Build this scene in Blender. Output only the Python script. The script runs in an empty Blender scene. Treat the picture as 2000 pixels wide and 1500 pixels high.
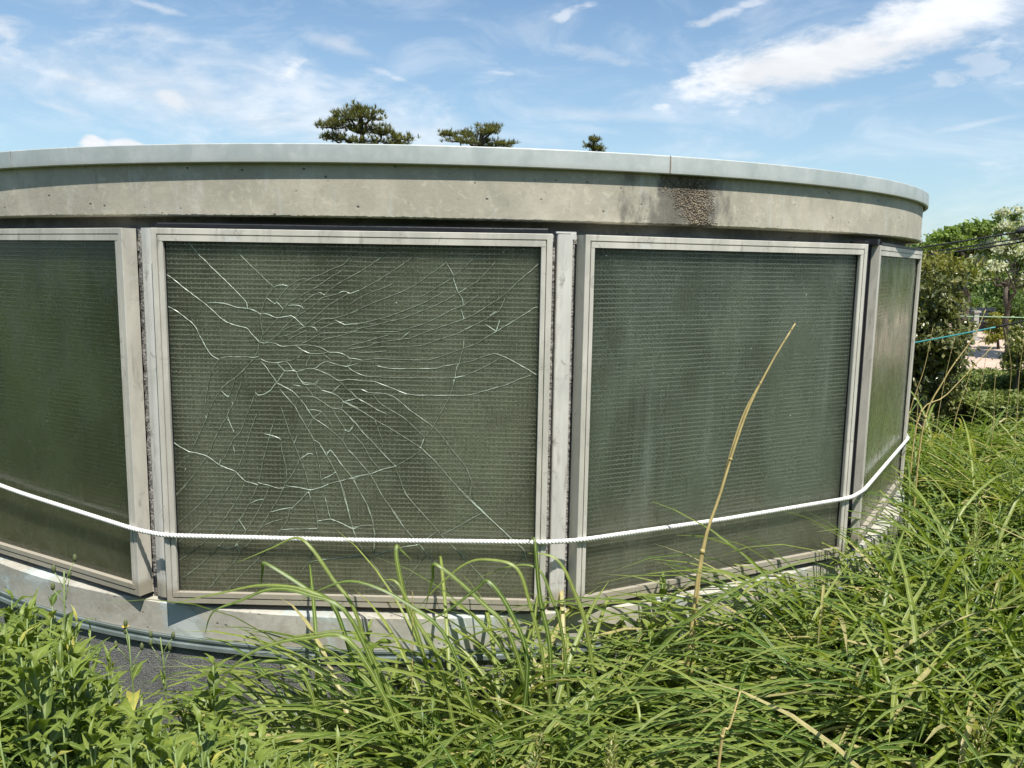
import bpy, math, random
import numpy as np
from mathutils import Vector, Matrix
R = math.radians
rnd = random.Random(7); rng = np.random.default_rng(11)
scene = bpy.context.scene
col = scene.collection
# ------------------------------------------------------------------ camera
EYE = 1.6
F_PX, PITCH, ROLL = 1643.96, 0.1441, 0.0160
cd = bpy.data.cameras.new('camera'); cam = bpy.data.objects.new('camera', cd); col.objects.link(cam)
cd.sensor_width = 36; cd.lens = F_PX/2000*36; cd.clip_start = .05; cd.clip_end = 2000
cam.matrix_world = Matrix.Translation((0, 0, EYE)) @ Matrix.Rotation(math.pi/2-PITCH, 4, 'X') @ Matrix.Rotation(ROLL, 4, 'Z')
scene.camera = cam
scene.view_settings.view_transform = 'Standard'; scene.view_settings.look = 'None'
scene.view_settings.exposure = 0.62; scene.view_settings.gamma = 1
def ray(x, y):
    """direction of a point of the photograph, as a world direction with y scaled freely"""
    a = x-1000; b = y-750
    u = (a*math.cos(ROLL)+b*math.sin(ROLL))/F_PX; v = (-a*math.sin(ROLL)+b*math.cos(ROLL))/F_PX
    c, s = math.cos(PITCH), math.sin(PITCH)
    return np.array([u, c-v*s, -s-v*c])
def at(px, py, d):
    """world point seen at a photo pixel, d metres in front (measured along +y)"""
    r = ray(px, py); r = r/r[1]*d
    return np.array([r[0], r[1], r[2]+EYE])
# ------------------------------------------------------------------ light
SUN_EL, SUN_AZ = R(63), math.atan2(.42, -.907)
sv = Vector((math.sin(SUN_AZ)*math.cos(SUN_EL), math.cos(SUN_AZ)*math.cos(SUN_EL), math.sin(SUN_EL)))
sl = bpy.data.lights.new('sun', 'SUN'); sl.energy = 4.8; sl.angle = R(.53); sl.color = (1, .95, .87)
so = bpy.data.objects.new('sun', sl); col.objects.link(so); so.rotation_euler = sv.to_track_quat('Z', 'Y').to_euler(); so.location = (0, -5, 12)
# ------------------------------------------------------------------ node helper
class NT:
    def __init__(s, nt): s.nt = nt; s.n = nt.nodes; s.l = nt.links
    def new(s, t, **kw):
        n = s.n.new(t)
        for k, v in kw.items():
            if k.startswith('i_'):
                key = k[2:]; key = int(key) if key.isdigit() else key.replace('_', ' ')
                s.set(n.inputs[key], v)
            else: setattr(n, k, v)
        return n
    def set(s, sock, v):
        if isinstance(v, bpy.types.NodeSocket): s.l.new(v, sock)
        else:
            if isinstance(v, tuple) and len(v) == 3 and sock.type == 'RGBA': v = v+(1,)
            sock.default_value = v
    def math(s, op, a, b=None, c=None, clamp=False):
        n = s.n.new('ShaderNodeMath'); n.operation = op; n.use_clamp = clamp
        for i, v in enumerate((a, b, c)):
            if v is not None: s.set(n.inputs[i], v)
        return n.outputs[0]
    def mix(s, fac, a, b, mode='MIX'):
        n = s.n.new('ShaderNodeMix'); n.data_type = 'RGBA'; n.blend_type = mode
        s.set(n.inputs[0], fac); s.set(n.inputs[6], a); s.set(n.inputs[7], b)
        return n.outputs[2]
    def ramp(s, fac, lo, hi, a=0., b=1., smooth=True):
        n = s.n.new('ShaderNodeMapRange'); n.interpolation_type = 'SMOOTHSTEP' if smooth else 'LINEAR'
        for k, v in (('Value', fac), ('From Min', lo), ('From Max', hi), ('To Min', a), ('To Max', b)): s.set(n.inputs[k], v)
        return n.outputs[0]
    def noise(s, vec, scale, detail=4, rough=.55, dist=0.):
        n = s.n.new('ShaderNodeTexNoise'); s.set(n.inputs['Vector'], vec)
        n.inputs['Scale'].default_value = scale; n.inputs['Detail'].default_value = detail
        n.inputs['Roughness'].default_value = rough; n.inputs['Distortion'].default_value = dist
        return n.outputs['Fac']
    def mapv(s, vec, loc=(0, 0, 0), rot=(0, 0, 0), scl=(1, 1, 1)):
        n = s.n.new('ShaderNodeMapping'); s.set(n.inputs['Vector'], vec)
        n.inputs['Location'].default_value = loc; n.inputs['Rotation'].default_value = rot; n.inputs['Scale'].default_value = scl
        return n.outputs[0]
    def sep(s, vec):
        n = s.n.new('ShaderNodeSeparateXYZ'); s.l.new(vec, n.inputs[0]); return n.outputs
    def comb(s, x, y, z):
        n = s.n.new('ShaderNodeCombineXYZ')
        for i, v in enumerate((x, y, z)): s.set(n.inputs[i], v)
        return n.outputs[0]
# ------------------------------------------------------------------ sky with clouds
W = bpy.data.worlds.new("World"); scene.world = W; W.use_nodes = True
w = NT(W.node_tree); w.n.clear()
sky = w.new('ShaderNodeTexSky'); sky.sky_type = 'NISHITA'; sky.sun_disc = False
sky.sun_elevation = SUN_EL; sky.sun_rotation = SUN_AZ; sky.air_density = 1.0; sky.dust_density = .8; sky.ozone_density = 1.6
gd = w.new('ShaderNodeTexCoord').outputs['Generated']
X, Y, Z = w.sep(gd)
AZ = w.math('ARCTAN2', X, Y); EL = w.math('ARCSINE', Z)
P = w.comb(AZ, EL, 0.)
wisp = w.noise(w.mapv(P, scl=(1.0, 2.6, 1)), 7, 9, .62, .6)
fine = w.noise(w.mapv(P, rot=(0, 0, R(-14)), scl=(1, 2.2, 1)), 22, 8, .6, .3)
def ae(px, py):
    r = ray(px, py); return math.atan2(r[0], r[1]), math.asin(r[2]/np.linalg.norm(r))
total = None
# px, py, half-length, half-height (photo pixels), tilt, strength, noise amount, edge softness
CL = [(1590, 120, 330, 72, -9, 1., .68, .5), (1840, 36, 290, 90, -18, .92, .75, .7), (1480, 138, 190, 38, -4, .8, .7, .6),
      (330, 180, 620, 120, 3, .55, .9, 1.0), (760, 265, 520, 75, 4, .55, .7, 1.1), (565, 142, 36, 20, -30, .75, .9, .8),
      (325, 185, 46, 20, 25, .65, .9, .8), (18, 66, 62, 44, 20, .62, .9, .9), (660, 88, 130, 28, 12, .5, 1.1, 1.0),
      (130, 150, 150, 14, 8, .40, .9, 1.0), (120, 212, 140, 12, 12, .35, .9, 1.0), (300, 62, 150, 20, 5, .32, 1., 1.1),
      (182, 282, 30, 20, 0, 1.0, .5, .35), (246, 286, 42, 17, 0, .95, .5, .35), (1105, 30, 52, 15, -22, .55, 1.2, .8),
      (1420, 25, 110, 17, -20, .55, 1.1, .8), (1920, 240, 150, 11, -9, .4, .9, 1.0), (1935, 318, 70, 15, 5, .5, .8, .9),
      (1180, 225, 330, 22, 2, .36, .9, 1.0), (1290, 208, 22, 9, 0, .5, .9, .8), (1170, 108, 110, 22, 10, .3, 1.0, 1.0),
      (975, 142, 42, 8, 5, .5, .8, .8), (770, 150, 70, 12, 18, .42, .9, .9), (1930, 130, 90, 50, 10, .35, 1.5, .6), (1640, 205, 120, 18, -6, .3, 1., 1.),
      (1440, 305, 80, 14, 0, .35, .8, 1.), (300, 12, 90, 10, 8, .45, .9, .9), (450, 120, 420, 70, 8, .25, 1.2, 1.2)]
for (px, py, rx, ry, tilt, st, na, so_) in CL:
    a, e = ae(px, py); a2, e2 = ae(px+rx, py); a3, e3 = ae(px, py-ry)
    lx = math.hypot(a2-a, e2-e); ly = math.hypot(a3-a, e3-e)
    v = w.mapv(w.mapv(P, loc=(-a, -e, 0)), rot=(0, 0, R(tilt)))
    v = w.mapv(v, scl=(1/lx, 1/ly, 0))
    ln = w.new('ShaderNodeVectorMath', operation='LENGTH'); w.l.new(v, ln.inputs[0])
    d = w.math('SUBTRACT', 1.0, ln.outputs['Value'])
    nz = w.math('MULTIPLY', w.math('SUBTRACT', fine if rx < 120 else w.math('MULTIPLY_ADD', wisp, .6, w.math('MULTIPLY', fine, .4)), .5), na*3.2)
    m = w.math('MULTIPLY', w.ramp(w.math('ADD', d, nz), -.05, so_+.15), st)
    total = m if total is None else w.math('SUBTRACT', w.math('ADD', total, m), w.math('MULTIPLY', total, m))
veil = w.math('MULTIPLY', w.ramp(wisp, .42, .72), w.ramp(EL, R(-2), R(55), .32, .12))
total = w.math('MAXIMUM', total, veil)
shade = w.ramp(wisp, .38, .62, .86, 1.02)
cloudc = w.mix(1., (7.8, 8.0, 8.3), w.comb(shade, shade, shade), 'MULTIPLY')
skyc = w.mix(1., sky.outputs[0], (.82, 1.01, 1.10), 'MULTIPLY')
lowc = w.mix(w.ramp(EL, R(0), R(24), .32, .0), skyc, (6.0, 7.3, 8.0))
bgc = w.mix(total, lowc, cloudc)
bg = w.new('ShaderNodeBackground', i_Color=bgc, i_Strength=.085)
w.l.new(bg.outputs[0], w.new('ShaderNodeOutputWorld').inputs[0])
# ------------------------------------------------------------------ object helpers
def tag(o, label=None, cat=None, group=None, kind=None):
    if label: o['label'] = label
    if cat: o['category'] = cat
    if group: o['group'] = group
    if kind: o['kind'] = kind
    return o
def empty(name, loc, label, cat, group=None):
    o = bpy.data.objects.new(name, None); col.objects.link(o); o.location = loc; o.empty_display_size = .1
    return tag(o, label, cat, group)
def mobj(name, V, F, mat, parent=None, attrs=None, smooth=False, mw=None):
    """V nx3, F list of faces or an array of quads/tris. World coordinates unless mw is given; the origin goes to the parent's."""
    me = bpy.data.meshes.new(name)
    V = np.asarray(V, dtype=float)
    me.from_pydata(V.tolist(), [], F.tolist() if isinstance(F, np.ndarray) else F)
    if attrs:
        for k, a in attrs.items():
            at_ = me.attributes.new(k, 'FLOAT', 'POINT'); at_.data.foreach_set('value', np.asarray(a, dtype=np.float32))
    if smooth: me.polygons.foreach_set('use_smooth', [True]*len(me.polygons))
    me.materials.append(mat)
    o = bpy.data.objects.new(name, me); col.objects.link(o)
    if parent is not None: o.parent = parent
    if mw is not None: o.matrix_local = mw
    return o
class MB:
    def __init__(s): s.v = []; s.f = []
    def add(s, V, F):
        n = len(s.v); s.v += [tuple(map(float, p)) for p in V]; s.f += [tuple(n+i for i in f) for f in F]
    def box(s, x0, x1, y0, y1, z0, z1):
        V = [(x, y, z) for z in (z0, z1) for y in (y0, y1) for x in (x0, x1)]
        s.add(V, [(0, 2, 3, 1), (4, 5, 7, 6), (0, 1, 5, 4), (1, 3, 7, 5), (3, 2, 6, 7), (2, 0, 4, 6)])
    def tube(s, pts, rad, n=8, cap=True):
        pts = [Vector(p) for p in pts]; m = len(pts)
        rad = rad if hasattr(rad, '__len__') else [rad]*m
        V = []; up = None
        for i, p in enumerate(pts):
            t = (pts[min(i+1, m-1)]-pts[max(i-1, 0)]).normalized()
            if up is None: up = Vector((0, 0, 1)) if abs(t.z) < .9 else Vector((1, 0, 0))
            a = t.cross(up).normalized(); b = a.cross(t); up = b
            for j in range(n):
                an = 2*math.pi*j/n; V.append(p+(a*math.cos(an)+b*math.sin(an))*rad[i])
        F = [(i*n+j, i*n+(j+1) % n, (i+1)*n+(j+1) % n, (i+1)*n+j) for i in range(m-1) for j in range(n)]
        if cap: F += [tuple(range(n-1, -1, -1)), tuple((m-1)*n+j for j in range(n))]
        s.add(V, F)
    def build(s, name, mat, parent=None, smooth=False, mw=None, origin=None):
        V = np.array(s.v)
        if origin is not None: V = V-np.array(origin)
        return mobj(name, V, s.f, mat, parent, smooth=smooth, mw=mw)
def newmat(name):
    m = bpy.data.materials.new(name); m.use_nodes = True; t = NT(m.node_tree); t.n.clear()
    out = t.new('ShaderNodeOutputMaterial')
    return m, t, out
def principled(t, out, color, rough=.6, metal=0., spec=.5, normal=None, **kw):
    p = t.new('ShaderNodeBsdfPrincipled'); t.set(p.inputs['Base Color'], color); t.set(p.inputs['Roughness'], rough)
    t.set(p.inputs['Metallic'], metal); t.set(p.inputs['Specular IOR Level'], spec)
    if normal is not None: t.l.new(normal, p.inputs['Normal'])
    for k, v in kw.items(): t.set(p.inputs[k.replace('_', ' ')], v)
    t.l.new(p.outputs[0], out.inputs[0]); return p
def bump(t, h, strength, dist, normal=None):
    b = t.new('ShaderNodeBump', i_Height=h, i_Strength=strength, i_Distance=dist)
    if normal is not None: t.l.new(normal, b.inputs['Normal'])
    return b.outputs[0]
def objc(t): return t.new('ShaderNodeTexCoord').outputs['Object']
def simple(name, c, rough=.7, metal=0., var=.15, scale=8, bscale=60, bst=.2, bd=.002):
    m, t, out = newmat(name); o = objc(t)
    n = t.noise(o, scale, 6); n2 = t.noise(o, bscale, 4)
    k = t.ramp(n, .25, .75, 1-var, 1+var, False)
    cc = t.mix(1., c, t.comb(k, k, k), 'MULTIPLY')
    principled(t, out, cc, rough, metal, normal=bump(t, n2, bst, bd)); return m
# ------------------------------------------------------------------ building geometry (metres, heights relative to the eye)
CX, CY, RV, TH0, DTH = -0.4317, 5.1846, 2.6881, -1.8336, 0.4884
R_BAND, R_FAS, R_CURB, R_FLASH, R_BASE, R_LINTEL = 2.616, 2.637, 2.640, 2.645, 2.640, 2.562
def vtx(k): a = TH0+k*DTH; return np.array([CX+RV*math.cos(a), CY+RV*math.sin(a)])
def honey_point():
    r = ray(1345, 395); d = r[:2]; f = np.array([0, 0])-np.array([CX, CY])
    a = d@d; b = 2*(d@f); c = f@f-R_BAND**2; t_ = (-b-math.sqrt(b*b-4*a*c))/(2*a)
    return (d[0]*t_, d[1]*t_, r[2]*t_+EYE)
HP = honey_point()
def mat_concrete(name, base=(.455, .42, .335), stained=0., honey=False, streak=1., bloom=0.):
    m, t, out = newmat(name); o = objc(t)
    big = t.noise(o, 2.2, 7, .6, .4); mid = t.noise(o, 11, 7, .62); fin = t.noise(o, 70, 5, .6)
    x, y, z = t.sep(o)
    ang = t.math('ARCTAN2', y, x)
    sv_ = t.comb(t.math('MULTIPLY', ang, 30.), t.math('MULTIPLY', z, 2.2), 0.)
    st = t.noise(sv_, 1.6, 7, .65, .3)
    c = t.mix(t.ramp(big, .36, .64), tuple(v*.80 for v in base), tuple(v*1.12 for v in base))
    c = t.mix(t.ramp(mid, .40, .66, 0, .55), c, tuple(v*.74 for v in base))
    c = t.mix(t.ramp(t.noise(o, 28, 8, .7, .8), .52, .66, 0, .38), c, tuple(min(1, v*1.35) for v in base))
    c = t.mix(t.ramp(st, .55, .70, 0, .42*streak), c, (.50, .495, .45))
    c = t.mix(t.ramp(t.noise(sv_, 2.6, 7, .75), .56, .72, 0, .5*streak), c, (.22, .205, .17))
    pt = t.noise(t.mapv(o, scl=(1, 1, 1.6)), 4.5, 8, .72, 1.2)
    c = t.mix(t.ramp(pt, .55, .70, 0, .22), c, (.48, .48, .44)); c = t.mix(t.ramp(pt, .45, .33, 0, .25), c, (.23, .225, .20))
    c = t.mix(t.ramp(fin, .55, .8, 0, .25), c, (.22, .21, .19))
    vo = t.new('ShaderNodeTexVoronoi', i_Scale=24.); t.l.new(t.mapv(o, scl=(1, 1, 1.2)), vo.inputs['Vector'])
    pin = t.math('MULTIPLY', t.ramp(vo.outputs['Distance'], .07, .14, 1, 0), t.ramp(mid, .44, .56))
    c = t.mix(t.math('MULTIPLY', pin, .8), c, (.07, .065, .055))
    if bloom:
        bb = t.noise(t.comb(t.math('MULTIPLY', ang, 7.), t.math('MULTIPLY', z, 3.), 2.), 1.6, 8, .7, .8)
        c = t.mix(t.ramp(bb, .50, .60, 0, bloom), c, (.36, .42, .41)); c = t.mix(t.ramp(bb, .58, .64, 0, bloom*.8), c, (.56, .59, .57)); c = t.mix(t.ramp(bb, .44, .34, 0, bloom*.6), c, (.30, .25, .18))
    h = t.math('ADD', t.math('MULTIPLY', fin, .6), t.math('MULTIPLY', pin, -1.))
    nrm = bump(t, h, .45, .003)
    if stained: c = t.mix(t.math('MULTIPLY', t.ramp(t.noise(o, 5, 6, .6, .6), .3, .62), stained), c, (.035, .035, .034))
    if honey:
        geo = t.new('ShaderNodeNewGeometry').outputs['Position']
        q = t.mapv(geo, loc=(-HP[0], -HP[1], -HP[2]))
        ln = t.new('ShaderNodeVectorMath', operation='LENGTH'); t.l.new(t.mapv(q, scl=(8.2, 8.2, 8.6)), ln.inputs[0])
        nn = t.noise(geo, 16, 6, .65)
        msk = t.ramp(t.math('ADD', ln.outputs['Value'], t.math('ADD', t.math('MULTIPLY', t.math('SUBTRACT', nn, .5), 3.4), t.math('MULTIPLY', t.math('SUBTRACT', t.noise(geo, 5.5, 3), .5), 3.0))), .40, 1.15, 1, 0)
        ln2 = t.new('ShaderNodeVectorMath', operation='LENGTH'); t.l.new(t.mapv(t.mapv(q, loc=(.02, 0, 0)), scl=(4.6, 4.6, 4.2)), ln2.inputs[0])
        soot = t.ramp(t.math('ADD', ln2.outputs['Value'], t.math('MULTIPLY', t.math('SUBTRACT', t.noise(t.mapv(geo, scl=(1, 1, .45)), 13, 7, .7), .5), 3.6)), .25, 1.05, .75, 0)
        c = t.mix(soot, c, (.085, .08, .07))
        v2 = t.new('ShaderNodeTexVoronoi', i_Scale=170., feature='F1', i_Randomness=1.); t.l.new(t.mapv(t.new('ShaderNodeVectorMath', operation='ADD', i_0=geo, i_1=t.comb(t.math('MULTIPLY', t.noise(geo, 60, 3), .012), 0., t.math('MULTIPLY', t.noise(geo, 75, 3), .012))).outputs[0]), v2.inputs['Vector'])
        peb = t.mix(t.ramp(v2.outputs['Distance'], .42, .75), t.mix(t.sep(v2.outputs['Color'])[0], (.44, .36, .255), (.22, .17, .115)), (.07, .058, .045))
        peb = t.mix(t.ramp(t.noise(geo, 24, 5), .52, .68, 0, .7), peb, (.04, .037, .03))
        c = t.mix(t.math('MULTIPLY', msk, t.ramp(t.noise(geo, 42, 5, .7), .36, .5, .45, 1.)), c, peb)
        c = t.mix(t.math('MULTIPLY', t.ramp(t.noise(t.mapv(geo, scl=(1, 1, .3)), 21, 6, .7), .50, .66), t.ramp(ln2.outputs['Value'], .3, 1.3, .65, 0)), c, (.10, .085, .065))
        hh = t.math('MULTIPLY', t.ramp(v2.outputs['Distance'], .2, .7, 1, 0), msk)
        nrm = bump(t, hh, 1., .008, nrm)
    principled(t, out, c, .88, 0, .3, nrm); return m
def mat_alu(name, base=(.53, .505, .44), dirt=.55, rough=.48, metal=.1, sill=1.):
    m, t, out = newmat(name); o = objc(t)
    a = t.noise(t.mapv(o, scl=(1, 1, .35)), 9, 7, .65, .3); b = t.noise(t.mapv(o, scl=(1, 1, .2)), 34, 5, .6); g = t.noise(o, 240, 3)
    c = t.mix(t.ramp(a, .3, .7), tuple(v*.86 for v in base), tuple(v*1.10 for v in base))
    c = t.mix(t.ramp(b, .55, .78, 0, dirt), c, (.16, .145, .12))
    c = t.mix(t.ramp(t.noise(o, 6, 7, .7), .60, .74, 0, dirt*.8), c, (.70, .72, .70))
    zz = t.sep(t.new('ShaderNodeNewGeometry').outputs['Position'])[2]
    low = t.math('MULTIPLY', t.ramp(zz, EYE-1.045, EYE-1.075, 0, 1), t.ramp(a, .2, .6, .35*sill, .75*sill))
    c = t.mix(low, c, (.27, .235, .165))
    c = t.mix(t.ramp(t.noise(o, 15, 8, .75, 1.), .56, .68, 0, dirt*.8), c, (.12, .11, .095))
    principled(t, out, c, t.ramp(a, .3, .7, rough-.07, rough+.15), metal, .5, bump(t, g, .12, .0006)); return m
M_BAND = mat_concrete('weathered_concrete', honey=True)
M_CURB = mat_concrete('curb_concrete', (.41, .39, .33), streak=1.0, bloom=.7)
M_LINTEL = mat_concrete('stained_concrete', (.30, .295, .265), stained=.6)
M_ALU = mat_alu('weathered_aluminium'); M_ALU2 = mat_alu('cover_aluminium', (.57, .56, .52), .7, .5, .08)
M_FLASH = mat_alu('flashing_metal', (.25, .30, .295), .3, .4, .5, 0.)
M_BLACK = simple('black_sealant', (.012, .013, .016), .45, var=.4, bst=.5)
def mat_coping():
    m, t, out = newmat('painted_coping'); o = objc(t)
    x, y, z = t.sep(o); ang = t.math('ARCTAN2', y, x)
    v = t.comb(t.math('MULTIPLY', ang, 14.), t.math('MULTIPLY', z, 3.), 0.)
    a = t.noise(v, 1.7, 8, .65, .3); b = t.noise(o, 26, 6, .65)
    c = t.mix(t.ramp(a, .32, .68), (.36, .40, .385), (.47, .50, .485))
    c = t.mix(t.ramp(b, .54, .80, 0, .45), c, (.62, .64, .63))
    c = t.mix(t.ramp(t.noise(v, 5, 7, .7), .60, .78, 0, .3), c, (.33, .34, .31))
    c = t.mix(t.math('MULTIPLY', t.ramp(z, EYE+.282, EYE+.296, 1, 0), t.ramp(b, .3, .6, .1, .55)), c, (.36, .35, .31))
    principled(t, out, c, t.ramp(b, .3, .7, .36, .55), .1, .5, bump(t, t.noise(o, 7, 3), .12, .006)); return m
M_COPING = mat_coping()
def mat_seal():
    return simple('rusty_joint', (.24, .17, .11), .9, var=.4, scale=60, bst=.8, bd=.003)
M_SEAL = mat_seal()
def mat_rough(name, a, b, sc=130):
    m, t, out = newmat(name); o = objc(t)
    n = t.noise(o, sc, 5, .7); n2 = t.noise(o, 9, 6)
    v = t.new('ShaderNodeTexVoronoi', i_Scale=sc*1.0); t.l.new(o, v.inputs['Vector'])
    c = t.mix(t.ramp(n, .35, .62), a, b); c = t.mix(t.ramp(n2, .4, .7, 0, .5), c, tuple(k*.55 for k in a))
    c = t.mix(t.ramp(v.outputs['Distance'], .0, .25, .55, 0), c, tuple(k*2.2 for k in b))
    h = t.math('SUBTRACT', n, t.math('MULTIPLY', v.outputs['Distance'], .6))
    principled(t, out, c, .9, 0, .35, bump(t, h, .9, .006)); return m
M_MORTAR = mat_rough('rough_mortar', (.17, .16, .15), (.38, .36, .33), 110)
M_BASE = mat_rough('dark_stucco', (.085, .086, .082), (.27, .272, .26), 230)
# ---- wired glass: wires and pebbled surface in the pane's own coordinates (x along the pane, z up)
def mat_glass(name, base, wirec, mode, wire_amt=1., seed=0, streaks=0.):
    m, t, out = newmat(name); o = objc(t)
    x, y, z = t.sep(o); S = .01455
    wob = t.math('MULTIPLY', t.math('SUBTRACT', t.noise(t.comb(x, z, float(seed)), 3.0, 3), .5), .010)
    fx = t.math('DIVIDE', t.math('ADD', x, t.math('MULTIPLY', wob, .5)), S)
    if mode == 'wave':
        wv = t.math('MULTIPLY', t.math('SINE', t.math('MULTIPLY', x, 2*math.pi/.0145)), .0011)
        zz = t.math('ADD', t.math('ADD', z, wv), wob)
    else: zz = t.math('ADD', z, t.math('MULTIPLY', wob, .8))
    fz = t.math('DIVIDE', zz, S)
    dz = t.math('ABSOLUTE', t.math('SUBTRACT', t.math('FRACT', fz), .5)); dx = t.math('ABSOLUTE', t.math('SUBTRACT', t.math('FRACT', fx), .5))
    patch = t.noise(t.comb(x, z, 3.1+seed), 6, 5, .6); patch2 = t.noise(t.comb(x, z, 9.1+seed), 16, 4, .6)
    H = t.math('MULTIPLY', t.ramp(dz, .07, .15, 1, 0, False), t.ramp(patch, .34, .52, .25, 1.))
    Vv = t.ramp(dx, .06, .13, 1, 0, False)
    if mode == 'tick':
        tick = t.math('MULTIPLY', t.ramp(t.math('FRACT', fz), .48, .52, 0, 1, False), t.ramp(t.math('FRACT', fz), .86, .92, 1, 0, False))
        Vl = t.math('MULTIPLY', t.math('MULTIPLY', Vv, tick), t.ramp(patch2, .38, .5))
        dark = t.math('MULTIPLY', Vv, t.math('MULTIPLY', t.ramp(patch2, .5, .4), .5))
    else:
        Vl = t.math('MULTIPLY', Vv, .22 if mode == 'wave' else .32); dark = t.math('MULTIPLY', Vv, t.ramp(patch, .5, .6, 0, .35))
    wire = t.math('MULTIPLY', t.math('MAXIMUM', H, Vl), wire_amt)
    peb = t.noise(t.comb(x, z, 1.+seed), 210, 3, .7); peb2 = t.noise(t.comb(x, z, 2.+seed), 95, 3, .6)
    blot = t.noise(t.mapv(t.comb(x, z, 5.+seed), scl=(1.5, .7, 1)), 2.3, 4, .5, .5)
    c = t.mix(t.ramp(blot, .32, .68), tuple(k*.70 for k in base), tuple(k*1.40 for k in base))
    if streaks:
        vs = t.noise(t.comb(t.math('MULTIPLY', x, 3.4), t.math('MULTIPLY', z, .25), 4.+seed), 2.6, 3, .5)
        c = t.mix(t.ramp(vs, .56, .74, 0, streaks), c, (.15, .18, .15))
    grime = t.noise(t.mapv(t.comb(x, z, 7.+seed), scl=(1, .6, 1)), 9, 8, .7, .4)
    c = t.mix(t.ramp(grime, .58, .85, 0, .22), c, (.17, .175, .13))
    c = t.mix(t.ramp(peb, .42, .66, 0, .6), c, tuple(k*.28 for k in base))
    c = t.mix(t.ramp(peb, .44, .32, 0, .45), c, tuple(k*1.9 for k in base))
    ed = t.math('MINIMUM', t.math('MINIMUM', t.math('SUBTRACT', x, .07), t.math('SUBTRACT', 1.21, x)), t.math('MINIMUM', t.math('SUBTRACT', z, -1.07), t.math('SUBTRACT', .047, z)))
    c = t.mix(t.ramp(t.math('ADD', ed, t.math('MULTIPLY', t.math('SUBTRACT', grime, .5), .05)), .0, .03, .42, 0), c, (.020, .026, .020))  # dark reflection along the frame, painted into the pane colour
    interior_glow = t.math('MULTIPLY', t.ramp(t.math('ADD', z, t.math('MULTIPLY', t.math('SUBTRACT', blot, .5), .5)), -.72, -1.02, 0, .5), t.ramp(grime, .25, .7, .5, 1.))
    c = t.mix(interior_glow, c, (.17, .155, .10))  # warm light from inside, painted into the lower pane's colour
    c = t.mix(dark, c, tuple(k*.3 for k in base))
    c = t.mix(wire, c, wirec)
    sp = t.new('ShaderNodeTexVoronoi', i_Scale=9.); t.l.new(t.comb(x, z, 1.7+seed), sp.inputs['Vector'])
    c = t.mix(t.ramp(sp.outputs['Distance'], .014, .022, .8, 0), c, (.6, .62, .58))
    h = t.math('ADD', t.math('MULTIPLY', peb2, .25), wire)
    rg = t.ramp(grime, .35, .75, .16, .42)
    p = principled(t, out, c, rg, 0, .6, bump(t, h, .35, .0012), Subsurface_Weight=.9, Subsurface_Scale=.22, Subsurface_Radius=(1., 1., 1.))
    p.subsurface_method = 'BURLEY'   # frosted, light scatters sideways in the pane
    return m
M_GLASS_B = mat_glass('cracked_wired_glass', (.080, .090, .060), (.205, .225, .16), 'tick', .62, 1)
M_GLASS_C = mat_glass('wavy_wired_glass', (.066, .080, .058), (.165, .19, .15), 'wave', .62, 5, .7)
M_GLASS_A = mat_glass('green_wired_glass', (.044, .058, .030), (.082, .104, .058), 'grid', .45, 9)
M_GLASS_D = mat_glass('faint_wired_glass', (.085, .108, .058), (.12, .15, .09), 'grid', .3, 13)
M_CRACK_B = simple('crack_edge_bright', (.42, .49, .40), .3, var=.4, scale=90)
M_CRACK_D = simple('crack_line_dark', (.020, .028, .018), .35, var=.4, scale=60)
M_CRACK_L = simple('crack_line_pale', (.225, .26, .185), .35, var=.5, scale=70)
# ---- building
BLD = empty('round_building', (CX, CY, 0), 'low round concrete building with a ring of wired glass windows', 'building')
def ring(name, mat, prof, a0=-math.pi, a1=math.pi, n=720, parent=BLD, jit=None, smooth=True):
    """revolve profile (radius, z) about the building's axis"""
    full = abs((a1-a0)-2*math.pi) < 1e-6; m = n if full else n+1
    an = a0+(a1-a0)*np.arange(m)/n; k = len(prof); V = np.zeros((m, k, 3))
    for j, (r, z) in enumerate(prof):
        V[:, j, 0] = r*np.cos(an); V[:, j, 1] = r*np.sin(an); V[:, j, 2] = z+EYE
    if jit:
        for j, amp in jit: V[:, j, 2] += rng.normal(0, amp, m)
    F = []
    for i in range(n):
        i2 = (i+1) % m
        for j in range(k-1): F.append((i*k+j, i2*k+j, i2*k+j+1, i*k+j+1))
    if not full: F += [tuple(range(k-1, -1, -1)), tuple((m-1)*k+j for j in range(k))]
    o = mobj(name, V.reshape(-1, 3), F, mat, parent)
    if smooth:
        me = o.data; me.polygons.foreach_set('use_smooth', [True]*len(me.polygons))
        try: me.set_sharp_from_angle(angle=R(25))
        except Exception: pass
    return o
def circ_angle(px, py, rad):
    r = ray(px, py); d = r[:2]; f = -np.array([CX, CY]); a = d@d; b = 2*(d@f); c = f@f-rad**2
    q = (-b-math.sqrt(max(b*b-4*a*c, 0)))/(2*a); return math.atan2(d[1]*q-CY, d[0]*q-CX)
ring('concrete_band', M_BAND, [(R_BAND-.12, .122), (R_BAND-.004, .124), (R_BAND, .1285), (R_BAND, .33), (R_BAND-.12, .33)], n=2400, jit=[(1, .0006), (2, .0008)])
ring('lintel', M_LINTEL, [(R_LINTEL-.1, .06), (R_LINTEL, .06), (R_LINTEL-.006, .095), (R_LINTEL-.012, .128), (R_LINTEL-.1, .128)], n=600)
s1 = circ_angle(21, 315, R_FAS); s2 = circ_angle(1309, 325, R_FAS); gap = s2-s1
seams = [s1+gap*k for k in range(-2, 5)]
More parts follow.
